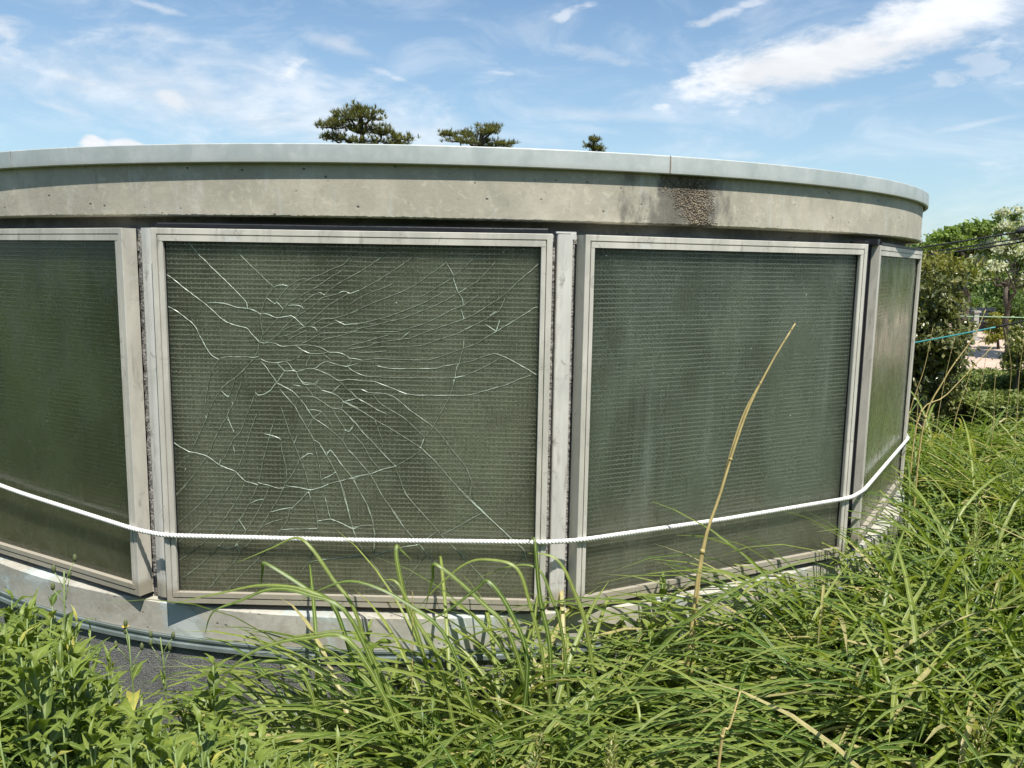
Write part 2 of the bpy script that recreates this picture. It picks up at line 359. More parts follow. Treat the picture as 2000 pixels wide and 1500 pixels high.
fas = [(R_FAS-.13, .325), (R_FAS-.13, .334), (R_FAS-.012, .3375), (R_FAS-.002, .3365), (R_FAS, .334), (R_FAS+.001, .300), (R_FAS+.0005, .283), (R_FAS-.002, .2805), (R_FAS-.012, .2805), (R_FAS-.014, .31), (R_FAS-.016, .325)]
for i in range(len(seams)-1):
    ring('metal_coping', M_COPING, fas, seams[i]+.0009, seams[i+1]-.0009, n=110)
    w2 = .0016
    ring('coping_joint', M_SEAL, [(R_FAS-.012, .283), (R_FAS-.0012, .283), (R_FAS-.0012, .3345), (R_FAS-.012, .3345)], seams[i]-w2, seams[i]+w2, n=2)
ring('roof_slab', simple('roof_felt', (.2, .2, .2), .9), [(.02, .31), (R_FAS-.12, .31)], n=120)
ring('concrete_curb', M_CURB, [(R_CURB-.2, -1.126), (R_CURB-.004, -1.1285), (R_CURB, -1.132), (R_CURB, -1.2375), (R_CURB-.1, -1.2375)], n=1200, jit=[(1, .0003), (2, .0003)])
ring('metal_flashing', M_FLASH, [(R_FLASH-.03, -1.2385), (R_FLASH+.003, -1.239), (R_FLASH+.003, -1.246), (R_FLASH-.002, -1.248), (R_FLASH-.001, -1.258), (R_FLASH+.006, -1.260), (R_FLASH+.007, -1.272), (R_FLASH-.03, -1.273)], n=720)
ring('base_wall', M_BASE, [(R_BASE-.02, -1.262), (R_BASE, -1.275), (R_BASE+.008, -1.75)], n=360)
ring('inner_wall', simple('inner_wall_dark', (.05, .05, .05), .9), [(2.42, -1.2), (2.42, .3)], n=120)
# ---- windows
def frame_basis(L, ang):
    """matrix in building space: origin at L (world xy) and eye height, x along the facet, y inward"""
    return Matrix.Translation((L[0]-CX, L[1]-CY, EYE)) @ Matrix.Rotation(ang, 4, 'Z')
ZB, ZT = -1.108, .085
PROF = [(0, .052), (0, .0012), (.0012, 0), (.0170, 0), (.0176, .006), (.0204, .006), (.0208, .0008), (.0335, .0012), (.0348, .0026), (.0354, .0195)]
def window(L, ang, s0, s1, gmat, label, pane_label=None):
    mw = frame_basis(L, ang)
    V = []; F = []; k = len(PROF)
    for (wd, y) in PROF: V += [(s0+wd, y, ZB+wd), (s1-wd, y, ZB+wd), (s1-wd, y, ZT-wd), (s0+wd, y, ZT-wd)]
    for j in range(k-1):
        for c in range(4):
            d = (c+1) % 4; F.append((j*4+c, j*4+d, (j+1)*4+d, (j+1)*4+c))
    fr = mobj('window', V, F, M_ALU, BLD, mw=mw); fr['label'] = label
    # glazing beads: butt-jointed strips with the hairline joints seen in the photo, and the sloped sill ledge
    b = MB()
    for x in (s0+.0205, s1-.0335): b.box(x, x+.013, .0003, .004, ZB+.0375, ZT-.0385)
    b.box(s0+.0205, s1-.0205, -.0004, .004, ZT-.0383, ZT-.0212)
    b.box(s0+.0205, s1-.0205, -.0016, .004, ZB+.0212, ZB+.0368)
    b.build('glazing_bead', M_ALU, fr)
    p = MB(); p.box(s0+.034, s1-.034, .0180, .026, ZB+.034, ZT-.034)
    pane = p.build('glass_pane', gmat, fr)
    if pane_label: pane['label'] = pane_label
    q = MB()
    q.box(s0+.0356, s0+.0376, .0125, .0178, ZB+.0386, ZT-.0386); q.box(s1-.0376, s1-.0356, .0125, .0178, ZB+.0386, ZT-.0386)
    q.box(s0+.0412, s1-.0412, .0125, .0178, ZT-.0412, ZT-.0386)
    q.build('glass_seal', M_BLACK, fr)
    return fr, pane
angF = lambda k: math.atan2(*(vtx(k+1)-vtx(k))[::-1])
win = {}
win['Z'] = window(vtx(-2), angF(-2), .03, 1.246, M_GLASS_A, 'window left of the green glass window, outside the photo')
win['A'] = window(vtx(-1), angF(-1), -.011, 1.205, M_GLASS_A, 'left window with dark green unbroken glass', 'smooth dark green wired glass')
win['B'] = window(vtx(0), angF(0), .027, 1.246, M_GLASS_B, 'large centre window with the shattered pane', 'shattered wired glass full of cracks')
win['C'] = window(vtx(1), angF(1), .053, 1.271, M_GLASS_C, 'right window with grey green unbroken glass', 'grey green glass with wavy wires')
PL = np.array([1.3955, 3.2515]); PR = np.array([2.0498, 4.2811]); aD = math.atan2(*(PR-PL)[::-1])
win['D'] = window(PL, aD, 0, 1.22, M_GLASS_D, 'narrow looking window at the far right edge', 'faintly wired pale green glass')
PE = PR+.09*np.array([math.cos(aD+.24), math.sin(aD+.24)])
win['E'] = window(PE, aD+DTH, 0, 1.22, M_GLASS_D, 'window round the far right side of the building')
fbB = frame_basis(vtx(0), angF(0))
g = MB(); g.box(.04, 1.232, .002, .045, ZT+.001, ZT+.0125); g.tube([(.045+i*.0593, .009, ZT+.012) for i in range(21)], .004, 8)
g.build('black_gasket', M_BLACK, BLD, mw=fbB)
# posts at the corners: rough mortar core, folded metal cover strip
def post(k, cover=True, rc=2.632, off=0., w_=.05):
    a = TH0+k*DTH+off; n = np.array([math.cos(a), math.sin(a)])
    m_ = Matrix.Translation((n[0]*rc, n[1]*rc, EYE)) @ Matrix.Rotation(a+math.pi/2, 4, 'Z')
    b = MB(); V = []; F = []; ns = 90; xs = np.linspace(-.062, .062, 11)
    for i in range(ns+1):
        for j, x in enumerate(xs):
            V.append((x+rnd.uniform(-.001, .001), .012+abs(x)*.25+rnd.uniform(-.0022, .0022), -1.13+(.085+1.13)*i/ns))
    for i in range(ns):
        for j in range(10): q = i*11+j; F.append((q, q+1, q+12, q+11))
    co = mobj('mortar_post', V, F, M_MORTAR, BLD, mw=m_)
    if not cover: return
    pr = [(-w_/2, .016), (-w_/2, .003), (-w_*.44, 0), (-.004, -.006), (.004, -.0062), (w_*.44, -.002), (w_/2, .001), (w_/2, .016)]
    V = []; F = []; kk = len(pr)
    for z in (-1.112, .0865):
        for (x, y) in pr: V.append((x, y, z))
    for j in range(kk-1): F.append((j, j+1, kk+j+1, kk+j))
    F += [tuple(range(kk-1, -1, -1)), tuple(kk+j for j in range(kk))]
    mobj('cover_strip', V, F, M_ALU2, BLD, mw=m_)
    c = MB(); c.box(-.03, .034, -.001, .02, .0885, .094); c.box(.016, .034, -.002, .015, .0705, .0885)
    if k == 1: c.build('bracket', M_ALU2, BLD, mw=m_)
post(-1, off=-.008); post(0, off=-.0085, w_=.056); post(1, off=.0); post(2, cover=False, off=-.004)
a = TH0+2*DTH
gb = MB(); gb.box(-.030, .0, -.008, .05, -1.11, .098); gb.tube([(-.014+.0015*math.sin(i*2.1), -.010, -1.11+i*.0601) for i in range(21)], .006, 8)
gb.build('black_gasket', M_BLACK, BLD, mw=Matrix.Translation((math.cos(a)*2.660, math.sin(a)*2.660, EYE)) @ Matrix.Rotation(a+math.pi/2, 4, 'Z'))
gc = MB(); gc.box(.02, 1.2, -.001, .04, ZT+.001, ZT+.011); gc.box(-.014, -.0008, .030, .056, -1.11, ZT+.004); gc.box(-.03, .0185, .006, .05, ZT+.0015, ZT+.022); gc.build('black_gasket', M_BLACK, BLD, mw=frame_basis(PL, aD))
# ---- cracks of the centre pane, traced in tiles and laid on the pane's plane
T1 = """b110,375 185,420 330,540 420,605 500,665 575,730 645,800 710,845 800,880 910,905 940,945 1035,1045
b340,65 430,180 500,245 600,345 700,440 850,590 905,655 915,720
b120,690 195,720 280,780 370,850 415,905 455,990 500,1075 520,1110 560,1165 630,1210
b520,660 600,658 690,665 800,700 915,715 960,725 1040,765
m820,165 880,225 970,315 1080,420 1170,505
d1180,505 1130,560 1095,625 1065,700 1050,765 1045,830 1055,920 1065,970
b1170,510 1210,490 1260,485 1320,497
b1100,610 1185,670 1200,652 1240,690 1265,720
d1200,650 1250,580 1320,500 1400,445 1460,425 1515,430
b1040,765 1100,765 1160,790 1215,805 1280,795 1340,785 1380,805 1440,865 1470,890
d1040,1045 1065,975 1130,900 1215,805 1265,720 1330,650 1440,590 1590,505 1720,415 1860,330
d1350,560 1420,490 1520,430 1640,380 1740,330 1855,285 1960,170
d1080,1055 1160,1015 1240,935 1300,870 1380,800 1430,770 1550,700 1640,610 1720,590 1800,570
d1380,800 1420,730 1460,660 1530,600 1620,560 1670,580 1720,530 1840,450 2000,360
b1310,685 1370,680 1430,690 1465,715
b1620,560 1650,570 1670,585
d1470,885 1590,790 1700,690 1830,610 1915,565
b1800,570 1840,548 1890,555 1920,568 2000,540
d1200,990 1290,910 1420,870 1470,885
d1240,990 1330,970 1450,905 1540,885 1640,820 1760,812 1870,780 2000,735
d1300,1025 1400,975 1500,925
b1535,890 1575,905 1600,935
b1770,825 1865,872 1930,868 2000,865
d1600,935 1700,880 1790,850 1880,840
d1440,1060 1530,1020 1610,970 1660,955 1800,955 1930,942 2000,920
d1600,1060 1680,1010 1800,985 2000,930
m1070,1055 1140,1048 1200,1060 1255,1085 1330,1080 1400,1075 1480,1070 1600,1085 1650,1105 1710,1140 1800,1145 1855,1160 1910,1200 1930,1235 1900,1275
m1385,1075 1450,1120 1540,1155 1640,1155 1710,1140
d1450,1120 1435,1160 1410,1195 1340,1225 1290,1228
m1040,1195 1060,1215 1120,1238 1200,1245 1290,1228
d1540,1155 1520,1200 1495,1240 1495,1290
m1290,1228 1330,1265 1360,1315 1390,1330 1410,1380 1460,1435 1570,1450 1615,1410
m1200,1245 1240,1285 1280,1325 1360,1320 1400,1332 1510,1300 1570,1305 1690,1350 1810,1420 1900,1405 2000,1415
m1570,1305 1620,1265 1660,1240 1700,1235 1800,1265 1885,1280 2000,1250
d1650,1155 1690,1190 1730,1210
b1910,1300 1950,1325 2000,1350
d1030,1050 1025,1130 1025,1190
m1025,1185 980,1192 860,1188 700,1188 640,1205
d1020,1130 985,1180
d640,1205 590,1280 555,1360 535,1440 525,1500
d1000,1190 900,1290 800,1385 720,1440 660,1500
b1050,1230 1090,1275 1140,1345 1200,1430
m1280,1325 1240,1375 1205,1435 1160,1490
b1040,1045 1085,1055"""
T2 = """d0,420 130,345 240,275 400,160
d0,565 30,562 140,520 240,470 340,410 450,340 580,250 650,195
d0,680 130,600 250,545 360,510 450,460
d0,770 130,710 270,650 400,600 540,545 680,470 800,380 900,310 955,262
m955,262 990,320 1030,390
b1020,410 1045,480 1070,555 1110,610 1125,675
d1030,400 1130,320 1220,230 1270,185
d720,600 880,500 1020,415
d0,865 100,865 270,825 430,780 600,715 760,650 940,550
d80,915 250,880 400,840 520,815 660,760 820,700 960,630 1075,565
b1075,560 1110,545 1160,510
d1160,510 1260,450 1340,370 1400,300
b1400,300 1440,255
b1510,165 1555,120
d0,945 200,948 350,940 480,940 600,905 740,865 880,800 1000,735 1110,690 1190,640 1270,580
b1100,720 1115,770 1130,810
d0,1080 130,1050 260,1010 400,970
d0,1110 180,1090 260,1055 400,1030 600,1005 760,945 920,890 1070,840 1200,790 1330,710 1440,640 1560,550
m1560,550 1660,450 1780,350 1875,265
d250,1095 400,1085 560,1085 720,1075 880,1020 1040,970 1180,905 1300,845 1400,785 1480,735
b1390,780 1450,740
b1140,920 1220,880
b1135,900 1145,925
b1130,990 1132,1015 1128,1100
b520,1005 605,938
d1560,560 1500,690 1480,730
b1480,820 1445,930 1340,870
d80,1150 200,1145 380,1130
b0,1200 70,1205 140,1220
d140,1220 260,1205 420,1210 620,1218 800,1215 960,1165 1120,1105 1250,1060 1400,965
m1400,965 1560,870 1740,760 1820,705 1870,703
m280,1272 400,1300 560,1302 860,1300 940,1275 1080,1255
d1080,1255 1230,1220 1330,1180 1430,1155
b1430,1155 1510,1180 1620,1235 1740,1300 1850,1370
b1085,1250 1060,1290 1045,1385 1030,1450
d1120,1110 1085,1250
m0,1290 50,1325 120,1360 190,1380
d190,1380 500,1390 900,1395 1040,1390
b1040,1390 1140,1370
d1140,1370 1280,1310 1400,1250 1500,1190"""
T3 = """d540,120 525,200 505,330 505,470
b500,455 515,490
d900,0 800,90 720,145 650,215 600,300 540,410 505,520 450,630 400,740 365,810
d800,90 770,190 735,275
b655,215 720,275 740,270
d860,130 820,240 790,330 740,410 720,470 660,560 590,700 560,790 520,860 460,950 360,1080 205,1250
b760,320 770,345
b720,470 745,540 780,610
b190,715 250,760 350,815 400,820 520,855 570,890 640,940 720,975 800,1005 840,1050 895,1100 1020,1135
b1020,1115 1120,1140 1220,1170 1290,1165
b1290,1145 1400,1160 1530,1185 1640,1160 1700,1130
m1700,1130 1800,1105 1900,1080 2000,1065
d200,1010 260,930 350,840
d990,250 950,360 900,480 850,620 780,690 700,860 640,940
b660,875 645,935
b775,760 790,815
d1010,440 960,570 920,700 880,830 820,990 750,1110
d1190,480 1150,600 1070,900 1030,1110
b1000,240 1020,262 1080,250 1140,215 1190,145
m1205,135 1280,30
m1105,0 1200,135
b1200,140 1280,180 1360,225 1420,285
m1420,285 1450,270 1560,275 1640,320 1740,385 1835,400 1890,450 1955,530
m1230,200 1290,270 1380,370 1420,450 1480,550 1560,690
b1560,695 1620,730 1650,790 1690,850
m1690,850 1770,1000 1820,1110 1850,1220 1900,1400 1925,1500
d1420,290 1380,370
m1430,300 1480,360 1530,440 1560,485 1620,520 1680,560 1740,610
d1740,610 1840,700 1880,770 2000,900
b1510,405 1580,405 1640,420
d1640,425 1560,485 1500,585
d1640,425 1700,500 1740,560 1740,610
d1310,590 1380,540
d1240,370 1290,520 1330,640 1380,760 1430,890 1480,1010 1520,1180
b1080,635 1190,665 1245,695
d1245,690 1300,610
d1240,700 1250,800 1290,960 1300,1140
b1430,890 1510,830 1560,835
d1430,890 1370,1010 1300,1115
d1560,700 1590,830 1620,980 1640,1140
b1640,1085 1720,1050 1770,1015
b1690,850 1725,795 1850,960
d1725,795 1750,740
m1850,960 1950,1080 2000,1190
m1410,80 1460,150 1580,160 1620,110
b1360,160 1440,175
d1480,170 1560,270
d1590,165 1640,210
m1640,210 1740,240 1800,270 1855,325
m1740,235 1820,160
d1820,130 1900,210 2000,290
b1855,325 1990,290
d1855,330 1835,400
m1860,330 1920,350 2000,390
d1740,390 1800,490 1880,605
b1870,600 1910,615 1950,560
d1880,610 1845,710
d1410,640 1370,740
b1390,690 1365,740"""
T4 = """m0,105 140,122 250,125 320,150 460,205 560,245 660,260 840,263 1000,262 1160,262 1300,230 1420,195 1560,155 1680,100 1790,65
m0,205 130,203 200,235 360,245 450,280 520,335 620,420 720,490 830,570
d830,570 900,640 1000,780 1080,880 1150,970 1190,1070 1205,1130 1190,1265
d1045,110 1000,260 940,370 830,570 745,675
b745,675 710,770
d240,255 310,340 420,410 540,480 640,570 740,670
m20,215 80,285 180,340 280,400 380,450
m0,350 120,410 200,460 260,500
d260,500 400,580 560,680 710,775
m710,775 840,900 980,1060 1090,1180 1190,1275
b1190,1275 1420,1500
d260,500 300,620 335,720 335,790
m0,460 70,530 130,610 240,720 340,830 460,950
d65,530 40,590 10,620
d30,630 140,740 210,870 310,985
m0,790 100,900 210,1030 260,1110 330,1240 430,1380 520,1500
b0,1075 60,1060 210,1030 320,990 460,955
d460,955 560,900 720,800
m40,1080 110,1200 180,1320 230,1450 240,1500
d460,980 490,1040 540,1180 620,1300 720,1410 800,1500
d1310,1410 1140,1500
b455,945 475,960"""
T5 = """d350,0 300,60 210,150
d630,0 560,110 460,220 340,330 235,415
d770,0 700,110 600,260 500,370 380,480 240,605
d890,0 850,120 780,240 690,370 590,490 480,610 350,710 245,775
d1020,30 990,110 940,210 880,320 800,430 720,540 600,680 440,830 340,910 245,980
d1300,0 1260,80 1220,170 1140,300 1050,450 970,560 880,660 780,800 640,930 550,1040
d1130,40 1110,110 1060,220 990,350 905,480 860,560 800,620
d1330,260 1310,380 1260,450 1210,520 1140,630 1050,730 900,880 780,1000 710,1080
b940,220 1000,190 1080,175
b1510,100 1450,170 1400,220 1350,265 1330,260 1250,275 1140,300
b1510,90 1530,170
b830,375 900,480
b630,630 690,655 790,650 815,610 825,660 835,690
d1050,450 1150,400 1270,370
m1250,475 1330,468 1600,465
d1560,190 1590,340 1600,460
m1670,150 1710,320 1730,370
b1600,390 1730,372 1830,410 1940,465 2000,450
m1820,0 1860,120 1900,280 1930,400 1950,480 2000,600
m1510,795 1650,765 1850,745 2000,725
d1560,680 1510,795 1430,900"""
T6 = """m240,440 258,520 250,720
d510,0 560,130 680,270 800,400 905,525
m905,525 1000,620 1160,780 1280,910 1400,1040
m1120,130 1180,180
b1180,180 1330,320 1440,420 1540,510 1630,600 1710,665 1745,790
d1310,310 1120,420 920,525
m0,440 40,455 130,435 250,435
m180,230 220,340 250,440
m430,290 450,320 560,470 680,600 760,700 860,800
d50,470 90,590 170,710 260,830 350,940 470,1065
b250,720 370,690 500,650 690,620
d690,620 870,490
d770,710 680,820 600,930 540,1030
m0,745 180,715
d1820,640 1620,810 1440,1030
d190,1065 330,1035 380,980"""
vB = vtx(0); tB = (vtx(1)-vB)/np.linalg.norm(vtx(1)-vB); nB = np.array([tB[1], -tB[0]])
def on_pane(px, py, rec=.0175):
    r = ray(px, py); a_ = vB-nB*rec; k_ = (a_@nB)/(r[:2]@nB); P_ = r*k_
    return (P_[:2]-a_)@tB, P_[2]
def ribbon(mb, pts, w0, y0, h, off=0., jitter=.25, taper=True):
    n = len(pts); P_ = np.array(pts); V = []
    for i in range(n):
        t_ = P_[min(i+1, n-1)]-P_[max(i-1, 0)]; t_ = t_/(np.linalg.norm(t_)+1e-9); nn = np.array([-t_[1], t_[0]])
        if nn[1] < 0: nn = -nn
        ww = w0*(1+rnd.uniform(-jitter, jitter))
        if taper and i in (0, n-1): ww *= .35
        c = P_[i]+nn*off
        V += [(c[0]-nn[0]*ww/2, y0, c[1]-nn[1]*ww/2), (c[0], y0-h, c[1]), (c[0]+nn[0]*ww/2, y0, c[1]+nn[1]*ww/2)]
    F = []
    for i in range(n-1): q = i*3; F += [(q, q+1, q+4, q+3), (q+1, q+2, q+5, q+4)]
    mb.add(V, F)
cb, cdk, cl = MB(), MB(), MB()
for txt, ox, oy in ((T1, 300, 460), (T2, 680, 460), (T3, 300, 720), (T4, 680, 720), (T5, 300, 940), (T6, 680, 940)):
    for line in txt.split('\n'):
        kind = line[0]; pp = [tuple(map(float, q.split(','))) for q in line[1:].split()]
        pts = [on_pane(ox+x*.2, oy+y*.2) for x, y in pp]
        # Catmull-Rom resampling for smooth fracture curves with a little natural jag
        q = [pts[0]]+pts+[pts[-1]]; out_ = []
        for i in range(1, len(q)-2):
            p0, p1, p2, p3 = map(np.array, q[i-1:i+3]); m_ = max(2, int(np.linalg.norm(p2-p1)/.008))
            for j in range(m_):
                t_ = j/m_; out_.append(.45*.5*((2*p1)+(-p0+p2)*t_+(2*p0-5*p1+4*p2-p3)*t_*t_+(-p0+3*p1-3*p2+p3)*t_**3)+.55*(p1+(p2-p1)*t_))
        out_.append(np.array(pts[-1]))
        out_ = [p+np.array([rnd.gauss(0, .0003), rnd.gauss(0, .0003)]) for p in out_]
        if kind == 'b':
            ribbon(cdk, out_, .0024, .0178, .0003, -.0014)
            ribbon(cl, out_, .0026, .01775, .0005, .0004, .3); ribbon(cb, out_, .0017, .0176, .0007, .0004, .8)
            for p in out_:
                if rnd.random() < .07:
                    a_ = rnd.uniform(0, 3.14); l_ = rnd.uniform(.002, .004)
                    ribbon(cb, [p-np.array([math.cos(a_), math.sin(a_)])*l_*.5, p+np.array([math.cos(a_), math.sin(a_)])*l_*.5, p+np.array([math.cos(a_), math.sin(a_)])*l_], .0045, .0176, .0009)
        elif kind == 'm':
            ribbon(cdk, out_, .0020, .0178, .0003, -.0014); ribbon(cl, out_, .0026, .0177, .0006, .0004, .4)
            i = 0
            while i < len(out_)-3:
                if rnd.random() < .15:
                    k_ = rnd.randint(2, 5); ribbon(cb, out_[i:i+k_+1], .0019, .01755, .0007, .0003)
                    i += k_
                i += 1
        else:
            ribbon(cdk, out_, .0022, .0178, .0003, -.0010); ribbon(cl, out_, .0016, .0177, .0005, .0007, .5)
pane_parent = win['B'][0]
web = MB(); web.add(cb.v, cb.f); web.add(cdk.v, cdk.f); web.add(cl.v, cl.f)
cw = web.build('crack_web', M_CRACK_B, pane_parent); cw.data.materials.append(M_CRACK_D); cw.data.materials.append(M_CRACK_L); cw['label'] = 'web of whitish and dark cracks running across the pane'
cw.data.polygons.foreach_set('material_index', [0]*len(cb.f)+[1]*len(cdk.f)+[2]*len(cl.f))
# ------------------------------------------------------------------ rope tied round the windows
def wp(L, ang, s_, z, y=-.0085): return np.array([L[0]+math.cos(ang)*s_-math.sin(ang)*y, L[1]+math.sin(ang)*s_+math.cos(ang)*y, z+EYE])
KP = [wp(vtx(-2), angF(-2), .03, -.79), wp(vtx(-2), angF(-2), 1.246, -.79), wp(vtx(-1), angF(-1), 0., -.803), wp(vtx(-1), angF(-1), .6, -.848), wp(vtx(-1), angF(-1), 1.212, -.876),
      wp(vtx(0), angF(0), .03, -.879), wp(vtx(0), angF(0), .64, -.881), wp(vtx(0), angF(0), 1.246, -.874), wp(vtx(1), angF(1), .055, -.874), wp(vtx(1), angF(1), .65, -.880), wp(vtx(1), angF(1), 1.271, -.874),
      wp(PL, aD, 0, -.874), wp(PL, aD, 1.22, -.87), wp(PE, aD+DTH, 0, -.87), wp(PE, aD+DTH, 1.22, -.87)]
dense = []
for i in range(len(KP)-1):
    a_, b_ = KP[i], KP[i+1]; n = max(2, int(np.linalg.norm(b_-a_)/.02)); dense += [a_+(b_-a_)*j/n for j in range(n)]
dense.append(KP[-1]); D_ = np.array(dense)
for _ in range(3): D_[1:-1] = .25*D_[:-2]+.5*D_[1:-1]+.25*D_[2:]
seg = np.r_[0, np.cumsum(np.linalg.norm(np.diff(D_, axis=0), axis=1))]
tt = np.arange(0, seg[-1], .0028); C_ = np.stack([np.interp(tt, seg, D_[:, i]) for i in range(3)], 1)
T_ = np.gradient(C_, axis=0); T_ /= np.linalg.norm(T_, axis=1)[:, None]; S_ = np.cross(T_, [0, 0, 1]); S_ /= np.linalg.norm(S_, axis=1)[:, None]; U_ = np.cross(S_, T_)
rp = MB()
for st_ in range(3):
    ph = 2*math.pi*st_/3-tt/.034*2*math.pi
    rp.tube(C_+(S_*np.cos(ph)[:, None]+U_*np.sin(ph)[:, None])*.0038, .0043, 6)
M_ROPE = simple('white_nylon', (.66, .655, .63), .7, var=.14, scale=25, bscale=500, bst=.4, bd=.0006)
rope = rp.build('rope', M_ROPE, smooth=True, origin=KP[7]); rope.location = KP[7]
tag(rope, 'white twisted rope stretched across the windows below the cracks', 'rope')
# ------------------------------------------------------------------ ground, bank behind the viewer
def mat_ground():
    m, t, out = newmat('soil_and_grass'); o = objc(t)
    a = t.noise(o, .6, 8, .6); b = t.noise(o, 7, 8, .7); d = t.noise(o, 60, 5, .7)
    c = t.mix(t.ramp(a, .35, .65), (.07, .105, .025), (.11, .13, .04)); c = t.mix(t.ramp(b, .45, .65, 0, .8), c, (.045, .07, .018))
    c = t.mix(t.ramp(d, .5, .7, 0, .5), c, (.12, .10, .055))
    principled(t, out, c, .95, 0, .2, bump(t, b, 1., .1)); return m
M_GROUND = mat_ground()
def hgt(x, y):
    h = 0.
    bnk = np.clip((-y-2.0)/5., 0, 1); h = 3.6*bnk*bnk*(3-2*bnk)
    return h
xs = np.r_[-600, -200, -80, -40, np.linspace(-24, 24, 61), 40, 80, 200, 600]; ys = np.r_[-600, -200, -60, -30, np.linspace(-16, 20, 61), 40, 90, 250, 900]
G = np.array([(x, y, hgt(x, y)+(rng.normal(0, .05) if -20 < y < -2.5 and abs(x) < 23 else 0)) for y in ys for x in xs]); nx = len(xs)
GF = [(j*nx+i, j*nx+i+1, (j+1)*nx+i+1, (j+1)*nx+i) for j in range(len(ys)-1) for i in range(nx-1)]
tag(mobj('ground', G, GF, M_GROUND, smooth=True), kind='structure')
# ------------------------------------------------------------------ plants
def mat_leaf(name, c0, c1, midc=None, trans=.35, rough=.42, dry=(.42, .36, .16)):
    """tint 0..1 picks between two greens (above .93: withered); mid marks the pale midrib"""
    m, t, out = newmat(name)
    ta = t.new('ShaderNodeAttribute', attribute_name='tint').outputs['Fac']; mi = t.new('ShaderNodeAttribute', attribute_name='mid').outputs['Fac']
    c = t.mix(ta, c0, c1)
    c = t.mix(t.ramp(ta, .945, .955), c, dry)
    geo = t.new('ShaderNodeNewGeometry').outputs['Position']
    nn = t.noise(geo, 45, 4, .6); k = t.ramp(nn, .3, .7, .82, 1.2)
    c = t.mix(1., c, t.comb(k, k, k), 'MULTIPLY')
    if midc: c = t.mix(t.ramp(t.math('ABSOLUTE', mi), .10, .22, .8, 0), c, midc)
    p = principled(t, out, c, rough, 0, .45, bump(t, nn, .15, .002))
    tr = t.new('ShaderNodeBsdfTranslucent', i_Color=t.mix(1., c, (1.25, 1.35, .55), 'MULTIPLY'))
    ms = t.new('ShaderNodeMixShader', i_0=trans); t.l.new(p.outputs[0], ms.inputs[1]); t.l.new(tr.outputs[0], ms.inputs[2]); t.l.new(ms.outputs[0], out.inputs[0])
    return m
M_GRASS = mat_leaf('long_grass_blade', (.055, .115, .014), (.26, .305, .060), (.40, .44, .18), .36)
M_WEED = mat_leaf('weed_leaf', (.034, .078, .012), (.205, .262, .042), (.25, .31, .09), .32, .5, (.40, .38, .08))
M_STEM = simple('green_stem', (.16, .22, .07), .55)
M_STRAW = simple('dry_straw', (.44, .345, .14), .6, var=.25, scale=30)
def blades(base, az, th0, bend, length, width, tint, nseg=8, kink=None, twist=None):
    """arching V-folded grass blades; all arguments arrays of n"""
    n = len(base); s_ = np.linspace(0, 1, nseg+1)
    P_ = np.zeros((n, nseg+1, 3)); P_[:, 0] = base; th = np.zeros((n, nseg+1))
    for i in range(nseg+1):
        th[:, i] = th0+bend*(s_[i]**1.35)*(1.15-.15*s_[i])
        if kink is not None: th[:, i] += np.where(s_[i] > kink, 1.5, 0)
    dl = (length/nseg)[:, None]
    for i in range(nseg):
        a_ = (th[:, i]+th[:, i+1])/2
        P_[:, i+1] = P_[:, i]+dl*np.stack([np.sin(a_)*np.cos(az), np.sin(a_)*np.sin(az), np.cos(a_)], 1)
    wprof = np.interp(s_, [0, .12, .45, .8, 1], [.6, .92, 1., .8, .05])
    tw = az if twist is None else az+twist
    side = np.stack([-np.sin(tw), np.cos(tw), np.zeros(n)], 1)
    V = np.zeros((n, nseg+1, 3, 3)); mid = np.zeros((n, nseg+1, 3)); mid[:, :, 0] = -1; mid[:, :, 2] = 1
    for i in range(nseg+1):
        hw_ = (width*wprof[i]/2)[:, None]
        nrm_ = np.stack([-np.cos(th[:, i])*np.cos(az), -np.cos(th[:, i])*np.sin(az), np.sin(th[:, i])], 1)
        V[:, i, 1] = P_[:, i]; V[:, i, 0] = P_[:, i]-side*hw_+nrm_*hw_*.45; V[:, i, 2] = P_[:, i]+side*hw_+nrm_*hw_*.45
    idx = np.arange(n*(nseg+1)*3).reshape(n, nseg+1, 3)
    F = np.concatenate([np.stack([idx[:, :-1, j], idx[:, :-1, j+1], idx[:, 1:, j+1], idx[:, 1:, j]], -1).reshape(-1, 4) for j in (0, 1)])
    return V.reshape(-1, 3), F, np.repeat(tint, (nseg+1)*3), mid.reshape(-1)
def join(parts):
    V = []; F = []; A = []; M = []; n = 0
    for v, f, a_, m_ in parts: V.append(v); F.append(f+n); A.append(a_); M.append(m_); n += len(v)
    return np.concatenate(V), np.concatenate(F), np.concatenate(A), np.concatenate(M)
def outside(x, y, rad=2.60): return (x-CX)**2+(y-CY)**2 > rad**2
def tuss(c, n, lmin, lmax, spread=.09, lean=(0, 0), wmin=.008, wmax=.018, up=.62):
    r_ = rng.random(n)**.5*spread; a_ = rng.random(n)*2*math.pi
    base = np.stack([c[0]+r_*np.cos(a_), c[1]+r_*np.sin(a_), np.zeros(n)], 1)
    dx = np.cos(a_)+lean[0]+rng.normal(0, .35, n); dy = np.sin(a_)+lean[1]+rng.normal(0, .35, n); az = np.arctan2(dy, dx)
    L = rng.uniform(lmin, lmax, n)*1.08; th0 = rng.uniform(.08, up, n); bd = rng.uniform(1.2, 3.1, n)*(.65+.35*L/lmax)
    tint = np.where(rng.random(n) < .06, 1., rng.random(n)*.9)
    kink = np.where(rng.random(n) < .07, rng.uniform(.4, .8, n), 2.)
    return blades(base, az, th0, bd, L, rng.uniform(wmin, wmax, n), tint, 9, kink, rng.normal(0, .35, n))
